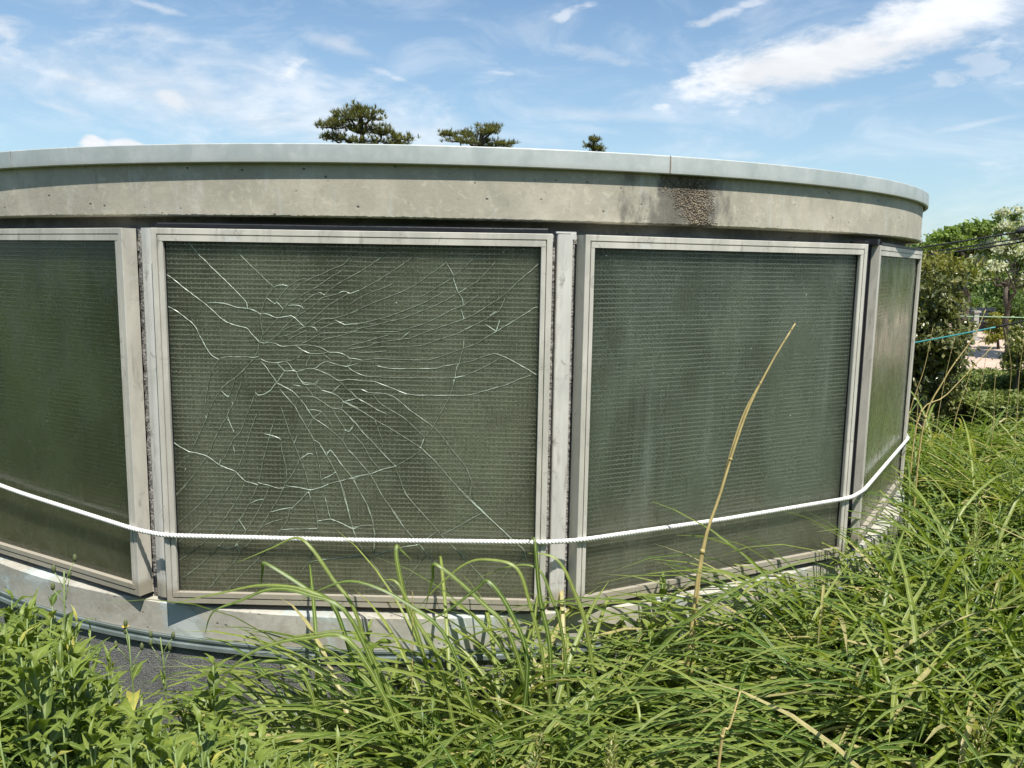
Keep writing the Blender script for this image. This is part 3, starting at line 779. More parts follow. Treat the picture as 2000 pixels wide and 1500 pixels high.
def gobj(name, data, mat, origin=(0, 0, 0), parent=None):
    V, F, A, M_ = data; o = mobj(name, V-np.array(origin), F, mat, parent, {'tint': A, 'mid': M_}, True)
    if parent is None: o.location = origin
    return o
# hero tussocks: centre x, distance, blades, length, lean
TUS = [((-.14, 2.08), 250, .58, 1.02, (-.55, -.72), 'largest grass tussock, arching left under the cracked window'),
       ((.04, 1.96), 190, .55, 1.0, (-.05, -.85), 'tussock at the bottom centre with broad pale striped blades'),
       ((.18, 2.2), 170, .7, 1.2, (-.1, -.45), 'tall tussock at the right corner of the cracked window'),
       ((-.36, 1.92), 120, .5, .95, (-.7, -.4), 'low drooping tussock beside the leafy weeds at lower left'),
       ((.44, 2.08), 160, .55, 1.0, (.1, -.7), 'tussock in front of the post right of the cracked window'),
       ((.74, 2.2), 150, .55, 1.0, (.1, -.1), 'tussock below the left half of the grey green window'),
       ((1.07, 2.35), 150, .55, 1.0, (.2, -.1), 'tussock below the right half of the grey green window'),
       ((1.48, 2.65), 150, .6, 1.1, (.2, 0), 'tussock in front of the narrow right window'),
       ((1.42, 1.75), 160, .6, 1.1, (.3, -.4), 'near tussock at the lower right edge of the photo')]
for c, n, l0, l1, ln_, lab in TUS:
    nm_ = gobj('grass_tussock', tuss(c, n, l0, l1, .10, ln_), M_GRASS, (c[0], c[1], 0)); tag(nm_, lab, 'grass tussock', 'large grass tussocks along the wall')
# single blades of the big tussock that stand out against the pane, root to tip in real space
def hero_blade(pts, wd):
    pts = [np.array(p) for p in pts]; q = [pts[0]]+pts+[pts[-1]]; o_ = []
    for i in range(1, len(q)-2):
        p0, p1, p2, p3 = q[i-1:i+3]
        for j in range(5):
            t_ = j/5; o_.append(.5*((2*p1)+(-p0+p2)*t_+(2*p0-5*p1+4*p2-p3)*t_*t_+(-p0+3*p1-3*p2+p3)*t_**3))
    o_.append(pts[-1]); o_ = np.array(o_); n = len(o_); V = []; mid = []
    for i in range(n):
        t_ = o_[min(i+1, n-1)]-o_[max(i-1, 0)]; t_ /= np.linalg.norm(t_); view = o_[i]-np.array([0, 0, EYE+2.]); view /= np.linalg.norm(view)
        sd = np.cross(t_, view); sd /= np.linalg.norm(sd)+1e-9; hw_ = wd/2*np.interp(i/(n-1), [0, .15, .5, .85, 1], [.6, .9, 1, .55, .05])
        nn = np.cross(sd, t_)
        V += [o_[i]-sd*hw_+nn*hw_*.3, o_[i], o_[i]+sd*hw_+nn*hw_*.3]; mid += [-1, 0, 1]
    F = []
    for i in range(n-1):
        q_ = i*3; F += [(q_, q_+1, q_+4, q_+3), (q_+1, q_+2, q_+5, q_+4)]
    return np.array(V), np.array(F), np.full(n*3, rnd.uniform(.1, .8)), np.array(mid, float)
HB = [([(870, 1400), (830, 1290), (795, 1180), (776, 1100), (775, 1065), (785, 1075), (805, 1095)], .013, 2.15),
      ([(900, 1420), (860, 1300), (815, 1215), (778, 1140), (750, 1132)], .012, 2.1),
      ([(760, 1330), (700, 1210), (650, 1130), (605, 1066), (575, 1050), (530, 1070), (460, 1100)], .010, 2.12),
      ([(720, 1320), (660, 1200), (600, 1150), (520, 1100), (513, 1110), (508, 1160)], .012, 2.1),
      ([(800, 1350), (700, 1230), (620, 1160), (520, 1142), (430, 1158), (330, 1180)], .011, 2.05),
      ([(780, 1340), (690, 1215), (600, 1160), (530, 1150), (470, 1172), (416, 1195), (400, 1240)], .012, 2.0),
      ([(950, 1400), (880, 1260), (790, 1175), (700, 1136), (640, 1145), (580, 1178)], .010, 2.05),
      ([(1060, 1400), (1000, 1250), (940, 1175), (853, 1102), (845, 1130), (830, 1190)], .013, 2.2),
      ([(1090, 1400), (1060, 1280), (1035, 1180), (1010, 1110), (960, 1093), (910, 1100), (850, 1150), (815, 1190)], .010, 2.2),
      ([(1070, 1420), (1075, 1280), (1055, 1170), (1047, 1080), (1042, 1050), (1028, 1065)], .013, 2.2),
      ([(1010, 1420), (1030, 1300), (1000, 1200), (955, 1135), (930, 1150), (870, 1195), (810, 1225)], .013, 2.1),
      ([(1120, 1400), (1100, 1250), (1075, 1160), (1050, 1110), (1000, 1105), (930, 1130)], .009, 2.2),
      ([(640, 1450), (600, 1330), (520, 1290), (440, 1310), (400, 1345)], .011, 1.95),
      ([(820, 1420), (700, 1270), (600, 1245), (480, 1280), (400, 1370)], .013, 1.9),
      ([(1180, 1420), (1150, 1250), (1120, 1150), (1085, 1090), (1030, 1080)], .012, 2.2)]
hb = []
for pp, wd, d in HB:
    rt = at(pp[0][0], pp[0][1], d); rt2 = np.array([rt[0], rt[1], 0.]); P_ = [rt2, rt2*.35+rt*.65]+[at(x, y, d+.02*i) for i, (x, y) in enumerate(pp[1:])]
    hb.append(hero_blade(P_, wd))
o = gobj('grass_tussock', join(hb), M_GRASS, (-.1, 2.12, 0)); tag(o, 'sparse tussock of long single blades standing against the cracked pane', 'grass tussock', 'large grass tussocks along the wall')
# the uncountable rest of the grass
def top_z(px, py, d): return at(px, py, d)[2]
parts = []
def field(n, x0, x1, y0, y1, l0, l1, wm=1., cond=None, tint_hi=.9):
    X_ = rng.uniform(x0, x1, n*3); Y_ = rng.uniform(y0, y1, n*3); m_ = outside(X_, Y_)
    if cond: m_ &= cond(X_, Y_)
    X_ = X_[m_][:n]; Y_ = Y_[m_][:n]; k_ = len(X_)
    clump = np.sin(X_*5.1+1.3*np.sin(Y_*4.))*np.cos(Y_*4.3+X_*2.)
    az = 1.3*clump+rng.uniform(-1.5, 1.5, k_)-.7+math.pi*(rng.random(k_) < .2)
    L = rng.uniform(l0, l1, k_)*(1+.15*clump)*np.interp(Y_, [1, 3, 5.5, 8], [1, .9, .66, .5])
    parts.append(blades(np.stack([X_, Y_, np.zeros(k_)], 1), az, rng.uniform(.08, .7, k_), rng.uniform(1.4, 3.0, k_), L, rng.uniform(.007, .019, k_)*wm,
                        np.where(rng.random(k_) < .06, 1., rng.random(k_)*tint_hi), 7, np.where(rng.random(k_) < .05, rng.uniform(.3, .8, k_), 2.), rng.normal(0, .4, k_)))
rightside = lambda x, y: x > .55+.25*y-1.1
def clumps(n, x0, x1, y0, y1, nb, l0, l1, cond):
    k = 0
    while k < n:
        x, y = rnd.uniform(x0, x1), rnd.uniform(y0, y1)
        if not outside(x, y, 2.70) or not cond(x, y): continue
        f_ = float(np.interp(y, [1, 3, 5.5, 8], [1, 1.06, .93, .62])); ln_ = (-.35+.5*math.sin(x*2.3+y), -.55+.35*math.cos(y*2.1-x))
        parts.append(tuss((x, y), nb, l0*f_, l1*f_, rnd.uniform(.05, .11), ln_, .009, .021, .5)); k += 1
clumps(58, -.45, 2.5, 1.05, 2.75, 50, .5, .95, lambda x, y: x > -.42*y+.42)
clumps(190, .9, 5., 1.6, 6.2, 36, .65, 1.12, lambda x, y: y*.30 < x < y*.92)
field(1500, .55, 5.2, 1.3, 6.5, .35, .8, .9, lambda x, y: (x > y*.30) & ((x/y) < .95))
field(600, -.3, 2.6, 1.0, 2.9, .25, .6, .9, lambda x, y: x > -.30*y+.25)
field(700, -.85, .6, 1.2, 2.35, .3, .62, .9, lambda x, y: x > -.42*y+.25)
field(1300, 2.5, 10, 5.5, 10.5, .4, .8, 1.3, lambda x, y: (x/y) < 1.0)
o = gobj('long_grass', join(parts), M_GRASS); tag(o, 'dense bright green long grass filling the right side and foreground', 'grass', kind='stuff')
# short dry litter at the roots
n = 1500; X_ = rng.uniform(-.3, 3., n); Y_ = rng.uniform(1., 3., n); m_ = outside(X_, Y_); X_ = X_[m_]; Y_ = Y_[m_]; k_ = len(X_)
o = gobj('dry_litter', blades(np.stack([X_, Y_, rng.uniform(0, .12, k_)], 1), rng.uniform(0, 6.3, k_), rng.uniform(.9, 1.7, k_), rng.uniform(-.4, .6, k_), rng.uniform(.12, .4, k_), rng.uniform(.003, .007, k_), np.full(k_, 1.), 4), M_GRASS)
tag(o, 'pale dry dead grass lying among the roots', 'dead grass', kind='stuff')
# ---- broadleaf weeds
def leaves(base, dirv, up, length, width, droop, tint, kind=0, nseg=6):
    """base n x3, dirv unit n x3 outward, up unit n x3; returns folded drooping leaves"""
    n = len(base); s_ = np.linspace(0, 1, nseg+1)
    wp_ = np.interp(s_, [0, .1, .35, .6, .85, 1], [.12, .45, 1, .85, .38, .02]) if kind == 0 else np.interp(s_, [0, .12, .3, .42, .5, .62, .7, .85, 1], [.1, .7, 1, .82, .95, .68, .72, .3, .02])
    sd = np.cross(dirv, up); sd /= np.linalg.norm(sd, axis=1)[:, None]+1e-9; upn = np.cross(sd, dirv)
    V = np.zeros((n, nseg+1, 3, 3)); mid = np.zeros((n, nseg+1, 3)); mid[:, :, 0] = -1; mid[:, :, 2] = 1
    wave = rng.uniform(-1, 1, (n, 2))
    for i, s in enumerate(s_):
        c = base+dirv*(length*s*(1-.18*droop*s))[:, None]-upn*(length*droop*s*s*.55)[:, None]+upn*(length*.10*np.sin(s*3.14))[:, None]
        hw_ = (width*wp_[i]/2)[:, None]; cup = .35+.45*np.sin(s*12+wave[:, 0]*6)[:, None]
        V[:, i, 1] = c; V[:, i, 0] = c-sd*hw_+upn*hw_*cup; V[:, i, 2] = c+sd*hw_+upn*hw_*(.35+.45*np.sin(s*11+wave[:, 1]*6))[:, None]
    idx = np.arange(n*(nseg+1)*3).reshape(n, nseg+1, 3)
    F = np.concatenate([np.stack([idx[:, :-1, j], idx[:, :-1, j+1], idx[:, 1:, j+1], idx[:, 1:, j]], -1).reshape(-1, 4) for j in (0, 1)])
    return V.reshape(-1, 3), F, np.repeat(tint, (nseg+1)*3), mid.reshape(-1)
def weed(x, y, h, kind=0, dens=1., lean=(0, 0), stemr=.003, topbud=False, ll=(.07, .13)):
    """returns (leaf data, stem MB, tip)"""
    ns = 7; b_ = np.array([x, y, 0.]); pts = [b_+np.array([lean[0]*(i/ns)**1.5, lean[1]*(i/ns)**1.5, h*i/ns])+(rng.normal(0, .004, 3) if 0 < i else 0) for i in range(ns+1)]
    sm = MB(); sm.tube(pts, [stemr*(1.2-.7*i/ns) for i in range(ns+1)], 5); pts = np.array(pts)
    n = max(6, int(h*(34 if kind == 0 else 26)*dens)); f = np.linspace(.25, 1, n)**.85
    if topbud: f = np.linspace(.15, .82, n)
    ph = np.arange(n)*2.4+rng.uniform(0, 6); base = np.stack([np.interp(f*ns, range(ns+1), pts[:, k]) for k in range(3)], 1)
    el = np.interp(f, [0, .7, 1], [.05, .45, 1.1])+rng.normal(0, .18, n)
    dv = np.stack([np.cos(ph)*np.cos(el), np.sin(ph)*np.cos(el), np.sin(el)], 1); up = np.stack([-np.cos(ph)*np.sin(el), -np.sin(ph)*np.sin(el), np.cos(el)], 1)
    L = rng.uniform(ll[0], ll[1], n)*np.interp(f, [0, .5, .9, 1], [.8, 1.1, .85, .45]); Wd = L*(rng.uniform(.115, .20, n) if kind == 0 else rng.uniform(.26, .42, n))
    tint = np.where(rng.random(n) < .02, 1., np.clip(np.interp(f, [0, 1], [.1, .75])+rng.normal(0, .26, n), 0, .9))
    return leaves(base, dv, up, L, Wd, rng.uniform(.2, .9, n), tint, kind), sm, pts[-1]
def sil(px):   # top line of the weeds in the photograph
    return float(np.interp(px, [-80, 0, 60, 140, 190, 230, 300, 350, 400, 440, 480, 540, 700], [1095, 1105, 1125, 1150, 1215, 1335, 1395, 1340, 1310, 1325, 1375, 1410, 1430]))
mass = []; smass = MB(); cnt = 0
while cnt < 470:
    px = rnd.uniform(-120, 640); d = rnd.uniform(1.15, 2.35); y_top = sil(px)+abs(rnd.gauss(0, 1))*85+34*(1+math.sin(px*.031+d*5)*math.cos(px*.013+2))
    q = at(px, y_top, d)
    if q[2] < .18 or q[2] > .92 or not outside(q[0], q[1], 2.64): continue
    if d < 1.5 and y_top < 1330: continue
    k_ = 0 if rnd.random() < .62 else 1
    ld, sm_, tip = weed(q[0], q[1], q[2]*.93, k_, 1.0, (rnd.uniform(-.05, .05), rnd.uniform(-.06, .03)), ll=(.06, .135) if d > 1.4 else (.05, .10))
    mass.append(ld); smass.add(sm_.v, sm_.f); cnt += 1
for _ in range(150):   # leafy plants scattered through the grass and to the right
    px = rnd.uniform(620, 2050); d = rnd.uniform(1.5, 5.0); q = at(px, 1300, d); x_, y_ = q[0], q[1]
    if not outside(x_, y_, 2.66): continue
    ld, sm_, tip = weed(x_, y_, rnd.uniform(.3, .55) if d < 2.8 else rnd.uniform(.4, .7), 0 if rnd.random() < .8 else 1, 1., (0, 0)); mass.append(ld); smass.add(sm_.v, sm_.f)
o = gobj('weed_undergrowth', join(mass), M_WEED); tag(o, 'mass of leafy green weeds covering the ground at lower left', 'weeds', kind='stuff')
so_ = smass.build('weed_stems', M_STEM, smooth=True); tag(so_, 'thin green stems inside the weed undergrowth', 'weeds', kind='stuff')
M_BUD = simple('flower_bud', (.09, .11, .04), .7); M_YEL = simple('yellow_petal', (.75, .52, .03), .5)
HW = [(120, 1118, 1.85, 'tall flower-budded weed stem in front of the left window sill', True), (262, 1240, 1.95, 'budded weed with a small yellow flower beside the dark base wall', True),
      (330, 1250, 2.0, 'thin budded weed stem second to the right in front of the dark wall', True), (98, 1290, 1.45, 'thick stemmed weed at the lower left corner', False),
      (400, 1300, 1.85, 'bushy jagged leaved weed at the right end of the dark wall', False), (40, 1215, 1.8, 'leafy weed at the left photo edge under the curb', False),
      (205, 1290, 1.75, 'weed with long upright leaves left of the bare wall patch', False), (300, 1405, 1.45, 'low weed in front of the bare dark wall patch', False)]
for px, py, d, lab, bud in HW:
    q = at(px, py, d); r_ = empty('weed_plant', (q[0], q[1], 0), lab, 'weed', 'weeds standing out in front of the curb')
    ld, sm_, tip = weed(q[0], q[1], q[2], 1 if 'jagged' in lab or 'low' in lab else 0, .8 if bud else 1.25, (rnd.uniform(-.03, .03), 0), .0032, bud, (.07, .13))
    gobj('foliage', ld, M_WEED, (q[0], q[1], 0), r_)
    if bud:
        for k in range(4):
            a_ = rnd.uniform(0, 6.28); b0 = tip-np.array([0, 0, .03+.02*k]); b1 = b0+np.array([math.cos(a_)*.03, math.sin(a_)*.03, .045])
            sm_.tube([b0, (b0+b1)/2+np.array([0, 0, .004]), b1], .0012, 4)
            bm_ = MB()
            bm_.tube([b1+np.array([0, 0, z]) for z in (-.003, .0, .006, .012, .016)], [.0015, .0042, .0052, .004, .0012], 8); bm_.build('flower_bud', M_BUD, r_, True, origin=(q[0], q[1], 0))
            if k == 1 and 'yellow' in lab:
                fl = MB()
                for p_ in range(8):
                    t_ = p_*math.pi/4; c_ = b1+np.array([0, 0, .014]); e_ = np.array([math.cos(t_), math.sin(t_), .5])*.009; sd_ = np.array([-math.sin(t_), math.cos(t_), 0])*.0028
                    fl.add([c_, c_+e_*.6-sd_, c_+e_, c_+e_*.6+sd_], [(0, 1, 2, 3)])
                fl.build('flower', M_YEL, r_, origin=(q[0], q[1], 0))
    sm_.build('stem', M_STEM, r_, True, origin=(q[0], q[1], 0))
# ---- grass seed heads
def seedhead(px, py, d, lab, lean=.05, h=.12):
    q = at(px, py, d); r_ = empty('seed_head_grass', (q[0], q[1], 0), lab, 'grass seed head', 'seed heads in the foreground grass')
    top = np.array([q[0]+lean, q[1], q[2]]); s_ = MB(); s_.tube([(q[0], q[1], 0), (q[0]+lean*.2, q[1], q[2]*.5), (q[0]+lean*.7, q[1], q[2]*.88), top], [.002, .0018, .0014, .0008], 5); s_.build('stem', M_STEM, r_, True, origin=(q[0], q[1], 0))
    n = 150; f = rng.random(n); c_ = top-np.array([lean*.5, 0, h])[None]*(1-f)[:, None]; a_ = rng.uniform(0, 6.3, n); rr = .004+.022*(1-f)*rng.random(n)
    b_ = c_+np.stack([np.cos(a_)*rr, np.sin(a_)*rr, rng.normal(0, .004, n)], 1)
    gobj('panicle', blades(b_, a_, rng.uniform(.2, .9, n), rng.uniform(0, .5, n), rng.uniform(.008, .014, n), np.full(n, .004), np.where(rng.random(n) < .5, 1., .8), 3), M_GRASS, (q[0], q[1], 0), r_)
for a_ in ((1005, 1440, 1.5, 'pale seed head at bottom centre leaning right', .05), (1180, 1440, 1.6, 'seed head right of the bottom centre, beside the straw', .02), (1225, 1462, 1.5, 'lower seed head next to the pair at bottom right', -.03),
           (1890, 1375, 1.7, 'feathery seed head in the lower right grass', .06), (1900, 1000, 2.6, 'seed head standing in the mid right grass', .03), (1935, 1452, 1.55, 'bent seed head at the bottom right corner', .08)):
    seedhead(*a_)
# ---- dry straw stalks
def stalk(pts, rad, lab, mat=M_STRAW, name='dry_stalk'):
    P_ = [np.array(p, float) for p in pts]; q = [P_[0]]+P_+[P_[-1]]; o_ = []
    for i in range(1, len(q)-2):
        p0, p1, p2, p3 = q[i-1:i+3]
        for j in range(5):
            t_ = j/5; o_.append(.5*((2*p1)+(-p0+p2)*t_+(2*p0-5*p1+4*p2-p3)*t_*t_+(-p0+3*p1-3*p2+p3)*t_**3))
    o_.append(P_[-1]); b_ = MB(); n = len(o_); b_.tube(o_, [rad*(1-.62*i/(n-1)) for i in range(n)], 7)
    for i in range(6, n, 6): b_.tube([o_[i]-(o_[i]-o_[i-1])*.08, o_[i], o_[i]+(o_[i]-o_[i-1])*.08], rad*(1-.62*i/(n-1))*1.25, 7)
    o = b_.build(name, mat, smooth=True, origin=P_[0]); o.location = P_[0]; tag(o, lab, 'dry stalk', 'dry straw stalks'); return o
def drop(px, py, d): q = at(px, py, d); return np.array([q[0], q[1], 0])
stalk([drop(1330, 1300, 2.3), at(1362, 1130, 2.3), at(1408, 960, 2.32), at(1456, 812, 2.34), at(1505, 712, 2.35), at(1553, 632, 2.36)], .0052, 'tallest straw coloured stalk leaning right before the grey green window')
stalk([drop(1345, 1300, 2.32), at(1366, 1130, 2.31), at(1404, 970, 2.33), at(1446, 825, 2.35), at(1488, 742, 2.35), at(1542, 650, 2.35)], .004, 'straw stalk hugging the left side of the tallest stalk')
stalk([drop(1385, 1480, 1.6), at(1405, 1480, 1.6), at(1425, 1420, 1.6), at(1446, 1350, 1.62)], .0042, 'short thick dead stalk at the bottom right')
stalk([drop(800, 1400, 2.1), at(806, 1230, 2.1), at(805, 1155, 2.1)], .002, 'thin upright straw at the bottom of the cracked window')
THN = [((1800, 850), (1845, 740), (1900, 660), (1925, 605)), ((1790, 830), (1850, 770), (1940, 675)), ((1770, 840), (1805, 720), (1822, 640)), ((1860, 850), (1885, 760), (1905, 700)), ((1940, 830), (1942, 760), (1948, 705)),
       ((1985, 830), (1990, 740), (2000, 660)), ((1790, 830), (1793, 770), (1786, 740)), ((1895, 840), (1915, 760), (1935, 640)), ((1830, 830), (1850, 720), (1865, 660)), ((1965, 820), (1975, 720), (1962, 640))]
for i, t_ in enumerate(THN):
    d = 4.0+.25*i
    words = ['curving from lower left up across the bush', 'lying slanted low across the hedge', 'close to the window edge', 'thin, upright before the hedge', 'straight, before the paved square', 'at the right photo edge',
             'shortest, at the foot of the window', 'tall one crossing the blue green cord', 'in front of the middle of the bush', 'faint one left of the right photo edge'][i]
    P_ = [drop(t_[0][0], t_[0][1], d)]+[at(x, y, d) for x, y in t_]
    stalk(P_, .0045 if i < 2 else .0028, 'pale dry stalk '+words)
# ------------------------------------------------------------------ trees
def mat_fol(name, c0, c1, trans=.25, rough=.5): return mat_leaf(name, c0, c1, None, trans, rough, c1)
M_BARK = simple('tree_bark', (.075, .06, .045), .9, var=.4, scale=12, bscale=40, bst=.8, bd=.02)
M_PINE = mat_fol('pine_needles', (.105, .12, .045), (.24, .215, .09), .3)
def leafcloud(C, n, size, tint, aspect=.45, updown=.4):
    """n flat leaves (rhombic, folded) at positions C"""
    d = rng.normal(0, 1, (n, 3)); d[:, 2] -= updown; d /= np.linalg.norm(d, axis=1)[:, None]
    u = rng.normal(0, 1, (n, 3)); u[:, 2] += .8; s_ = np.cross(d, u); s_ /= np.linalg.norm(s_, axis=1)[:, None]+1e-9; nn = np.cross(s_, d)
    L = (size*rng.uniform(.6, 1.3, n))[:, None]; Wd = L*aspect/2
    V = np.stack([C, C+d*L*.45-s_*Wd+nn*Wd*.4, C+d*L, C+d*L*.45+s_*Wd+nn*Wd*.4, C+d*L*.5], 1)
    b_ = np.arange(n)[:, None]*5; F = np.concatenate([b_+np.array([[0, 1, 4, 4]]), b_+np.array([[1, 2, 4, 4]]), b_+np.array([[2, 3, 4, 4]]), b_+np.array([[3, 0, 4, 4]])])[:, :3]
    return V.reshape(-1, 3), F, np.repeat(tint, 5), np.zeros(n*5)
def limb(b_, a0, a1, r0, r1, wob=.06, n=6):
    a0 = np.array(a0, float); a1 = np.array(a1, float); L = np.linalg.norm(a1-a0)
    pts = [a0+(a1-a0)*i/n+(rng.normal(0, wob*L, 3)*(0 < i < n)) for i in range(n+1)]
    b_.tube(pts, [r0+(r1-r0)*i/n for i in range(n+1)], 7); return pts
def pine(basepx, d, pads, toppx, lab, lean=0):
    """pads: (px, py, half-width px, half-height px) layered needle pads of this crown"""
    k = d/F_PX; t0 = at(basepx[0], basepx[1], d); root = np.array([t0[0], t0[1], 0.]); topp = at(toppx[0], toppx[1], d)
    r_ = empty('pine_tree', root, lab, 'tree', 'pines behind the round building'); tb = MB(); tr_ = limb(tb, root, topp, .16, .03, .012, 9)
    Vs = []
    for (px, py, rx, ry) in pads:
        c = at(px, py, d); c[1] += rnd.uniform(-.5, .5)*rx*k*2; A_ = rx*k*1.08; B_ = ry*k*.8
        hh = min(max(c[2]-.35-A_*.35, .5), topp[2]-.1); i_ = min(range(len(tr_)), key=lambda q_: abs(tr_[q_][2]-hh))
        limb(tb, tr_[i_], c, .05, .015, .05)
        nt_ = int(40+A_*B_*520); a_ = rng.uniform(0, 6.3, nt_); rr = rng.random(nt_)**.5
        sub = np.stack([c[0]+A_*rr*np.cos(a_), c[1]+A_*.9*rr*np.sin(a_), c[2]+B_*(rng.normal(0, .6, nt_)+.45*(1-rr))], 1)
        lumps = rng.integers(0, 7, nt_); lc = c+np.stack([A_*rng.uniform(-.85, .85, 7), A_*rng.uniform(-.8, .8, 7), B_*rng.uniform(-.5, .7, 7)], 1)
        sub = .45*sub+.55*(lc[lumps]+rng.normal(0, 1, (nt_, 3))*np.array([A_*.32, A_*.32, B_*.48]))
        for q_ in range(0, 7):
            limb(tb, c, lc[q_], .014, .006, .04, 3)
        m_ = 13; base = np.repeat(sub, m_, 0); n = len(base); azs = rng.uniform(0, 6.3, n); out_t = np.repeat(np.arctan2(sub[:, 1]-c[1], sub[:, 0]-c[0]), m_)
        azs = np.where(rng.random(n) < .5, out_t+rng.normal(0, .5, n), azs)
        Vs.append(blades(base, azs, rng.uniform(.2, 1.45, n), rng.uniform(-.3, .2, n), rng.uniform(.08, .15, n), np.full(n, .015), np.clip(rng.normal(.45, .3, n), 0, .9), 2))
    tb.build('trunk', M_BARK, r_, True, origin=root); gobj('crown', join(Vs), M_PINE, root, r_)
pine((712, 300), 20, [(703, 218, 20, 13), (690, 238, 34, 17), (728, 232, 27, 16), (655, 238, 28, 14), (650, 252, 26, 9), (712, 256, 44, 15), (644, 268, 32, 9), (745, 262, 30, 10), (780, 268, 32, 7), (700, 278, 70, 9), (770, 280, 34, 6), (715, 300, 80, 12)], (705, 212), 'largest pine crown rising above the roof, left of the other two')
pine((930, 300), 22, [(950, 250, 26, 8), (915, 262, 26, 9), (960, 262, 26, 9), (880, 266, 26, 6), (940, 274, 34, 9), (985, 284, 22, 5), (900, 280, 34, 8), (965, 288, 40, 6), (935, 305, 60, 12)], (940, 250), 'middle pine crown with a flat spreading top above the roof')
pine((1160, 310), 28, [(1160, 276, 13, 7), (1156, 288, 20, 8), (1165, 296, 20, 7), (1150, 306, 28, 8)], (1160, 272), 'small pine top just peeping over the roof on the right')
pine((1735, 520), 26, [(1790, 459, 17, 4), (1780, 474, 17, 5), (1745, 440, 20, 10), (1735, 470, 40, 12), (1740, 500, 50, 14)], (1738, 440), 'pine with one twig showing beyond the right end of the roof')
def broadtree(name, root, trunk_top, clumps, mat, leafn, leafs, lab, cat='tree', aspect=.5, trunkr=.14, extra=None, group=None, ud=.4, hole=.0):
    r_ = empty(name, root, lab, cat, group); tb = MB(); root = np.array(root, float); trunk_top = np.array(trunk_top, float)
    tr_ = limb(tb, root, trunk_top, trunkr, trunkr*.5, .02, 6); Vs = []
    tot = sum(c[1]**2 for c in clumps)
    for (c, rad) in clumps:
        c = np.array(c, float); limb(tb, tr_[-1] if rnd.random() < .6 else tr_[-3], c, trunkr*.32, trunkr*.08, .05)
        n = int(leafn*rad**2/tot); k_ = max(5, n//60); sc_ = rng.normal(0, 1, (k_, 3)); sc_ /= np.linalg.norm(sc_, axis=1)[:, None]; sc_ = c+sc_*rad*rng.uniform(.35, 1, (k_, 1))*np.array([1, 1, .85])
        for q_ in sc_[::3]: limb(tb, c, q_, trunkr*.07, trunkr*.03, .05, 3)
        C = sc_[rng.integers(0, k_, n)]+rng.normal(0, rad*.2, (n, 3))*np.array([1, 1, .6]); Vs.append(leafcloud(C, n, leafs, np.clip(rng.normal(.45, .28, n), 0, .9), aspect, ud))
    tb.build('trunk', M_BARK, r_, True, origin=root); gobj('crown' if 'tree' in name else 'foliage', join(Vs), mat, root, r_)
    if extra: extra(r_, root, clumps)
    return r_
def cl_(lst, d, sp=.5):   # clumps given at (px, py, r px) about a distance
    return [(at(px, py, d+rnd.uniform(-sp, sp)), r*d/F_PX) for px, py, r in lst]
M_BUSH = mat_fol('camellia_leaf', (.070, .095, .028), (.28, .27, .115), .22, .28)
M_BUSHTOP = mat_fol('bush_new_leaf', (.16, .17, .03), (.24, .22, .05), .3)
M_LT = mat_fol('light_tree_leaf', (.14, .21, .045), (.28, .36, .10), .4)
M_DOG = mat_fol('dogwood_leaf', (.15, .21, .07), (.26, .32, .13), .3)
M_BLOS = mat_fol('cream_blossom', (.42, .43, .30), (.60, .60, .46), .3)
M_DK = mat_fol('dark_tree_leaf', (.07, .12, .028), (.17, .25, .06), .3)
M_YG = mat_fol('yellow_shrub_leaf', (.22, .22, .04), (.34, .32, .06), .3)
M_HEDGE = mat_fol('hedge_leaf', (.09, .13, .03), (.20, .24, .05), .2)
d = 7.6
bush = broadtree('broadleaf_bush', drop(1800, 800, d), at(1800, 640, d), cl_([(1835, 560, 50), (1790, 575, 60), (1850, 610, 46), (1800, 640, 70), (1855, 660, 42), (1810, 700, 70), (1850, 720, 42), (1780, 760, 70), (1835, 770, 46), (1740, 640, 80), (1740, 740, 80), (1860, 575, 30), (1872, 640, 28)], d, .25), M_BUSH, 15000, .062,
          'tall dense glossy leaved bush just right of the building', 'bush', .42, .05, ud=.7)
def bushtop(r_, root):
    n = 1600; C = np.concatenate([at(px, py, d)+rng.normal(0, 1, (n//4, 3))*np.array([.11, .15, .05]) for px, py in ((1800, 520), (1840, 518), (1868, 535), (1820, 535))]); n = len(C)
    gobj('new_shoots', leafcloud(C, n, .05, rng.random(n)*.9, .35, -.6), M_BUSHTOP, root, r_)['label'] = 'yellowish fresh shoots on top'
bushtop(bush, np.array(bush.location))
d = 19
broadtree('leafy_tree', drop(1880, 600, d), at(1882, 500, d), cl_([(1845, 470, 28), (1868, 458, 26), (1900, 452, 26), (1925, 448, 22), (1850, 500, 32), (1885, 490, 34), (1860, 530, 34), (1835, 490, 20), (1815, 520, 24), (1925, 480, 30), (1900, 525, 36), (1800, 545, 30)], d, 1.), M_LT, 14000, .10, 'light green round topped tree behind the glossy bush', trunkr=.16, hole=.3, group='trees right of the building')
d = 15
def blos(r_, root, clumps):
    Vs = []
    for c, rad in clumps:
        n = int(6000*rad**2/sum(q[1]**2 for q in clumps)); a_ = rng.normal(0, 1, (n, 3)); a_[:, 2] = np.abs(a_[:, 2]); a_ /= np.linalg.norm(a_, axis=1)[:, None]
        Vs.append(leafcloud(c+a_*rad*rng.uniform(.5, 1.15, (n, 1)), n, .06, rng.random(n)*.9, .7, -.3))
    gobj('blossom', join(Vs), M_BLOS, root, r_)['label'] = 'layers of creamy white blossom'
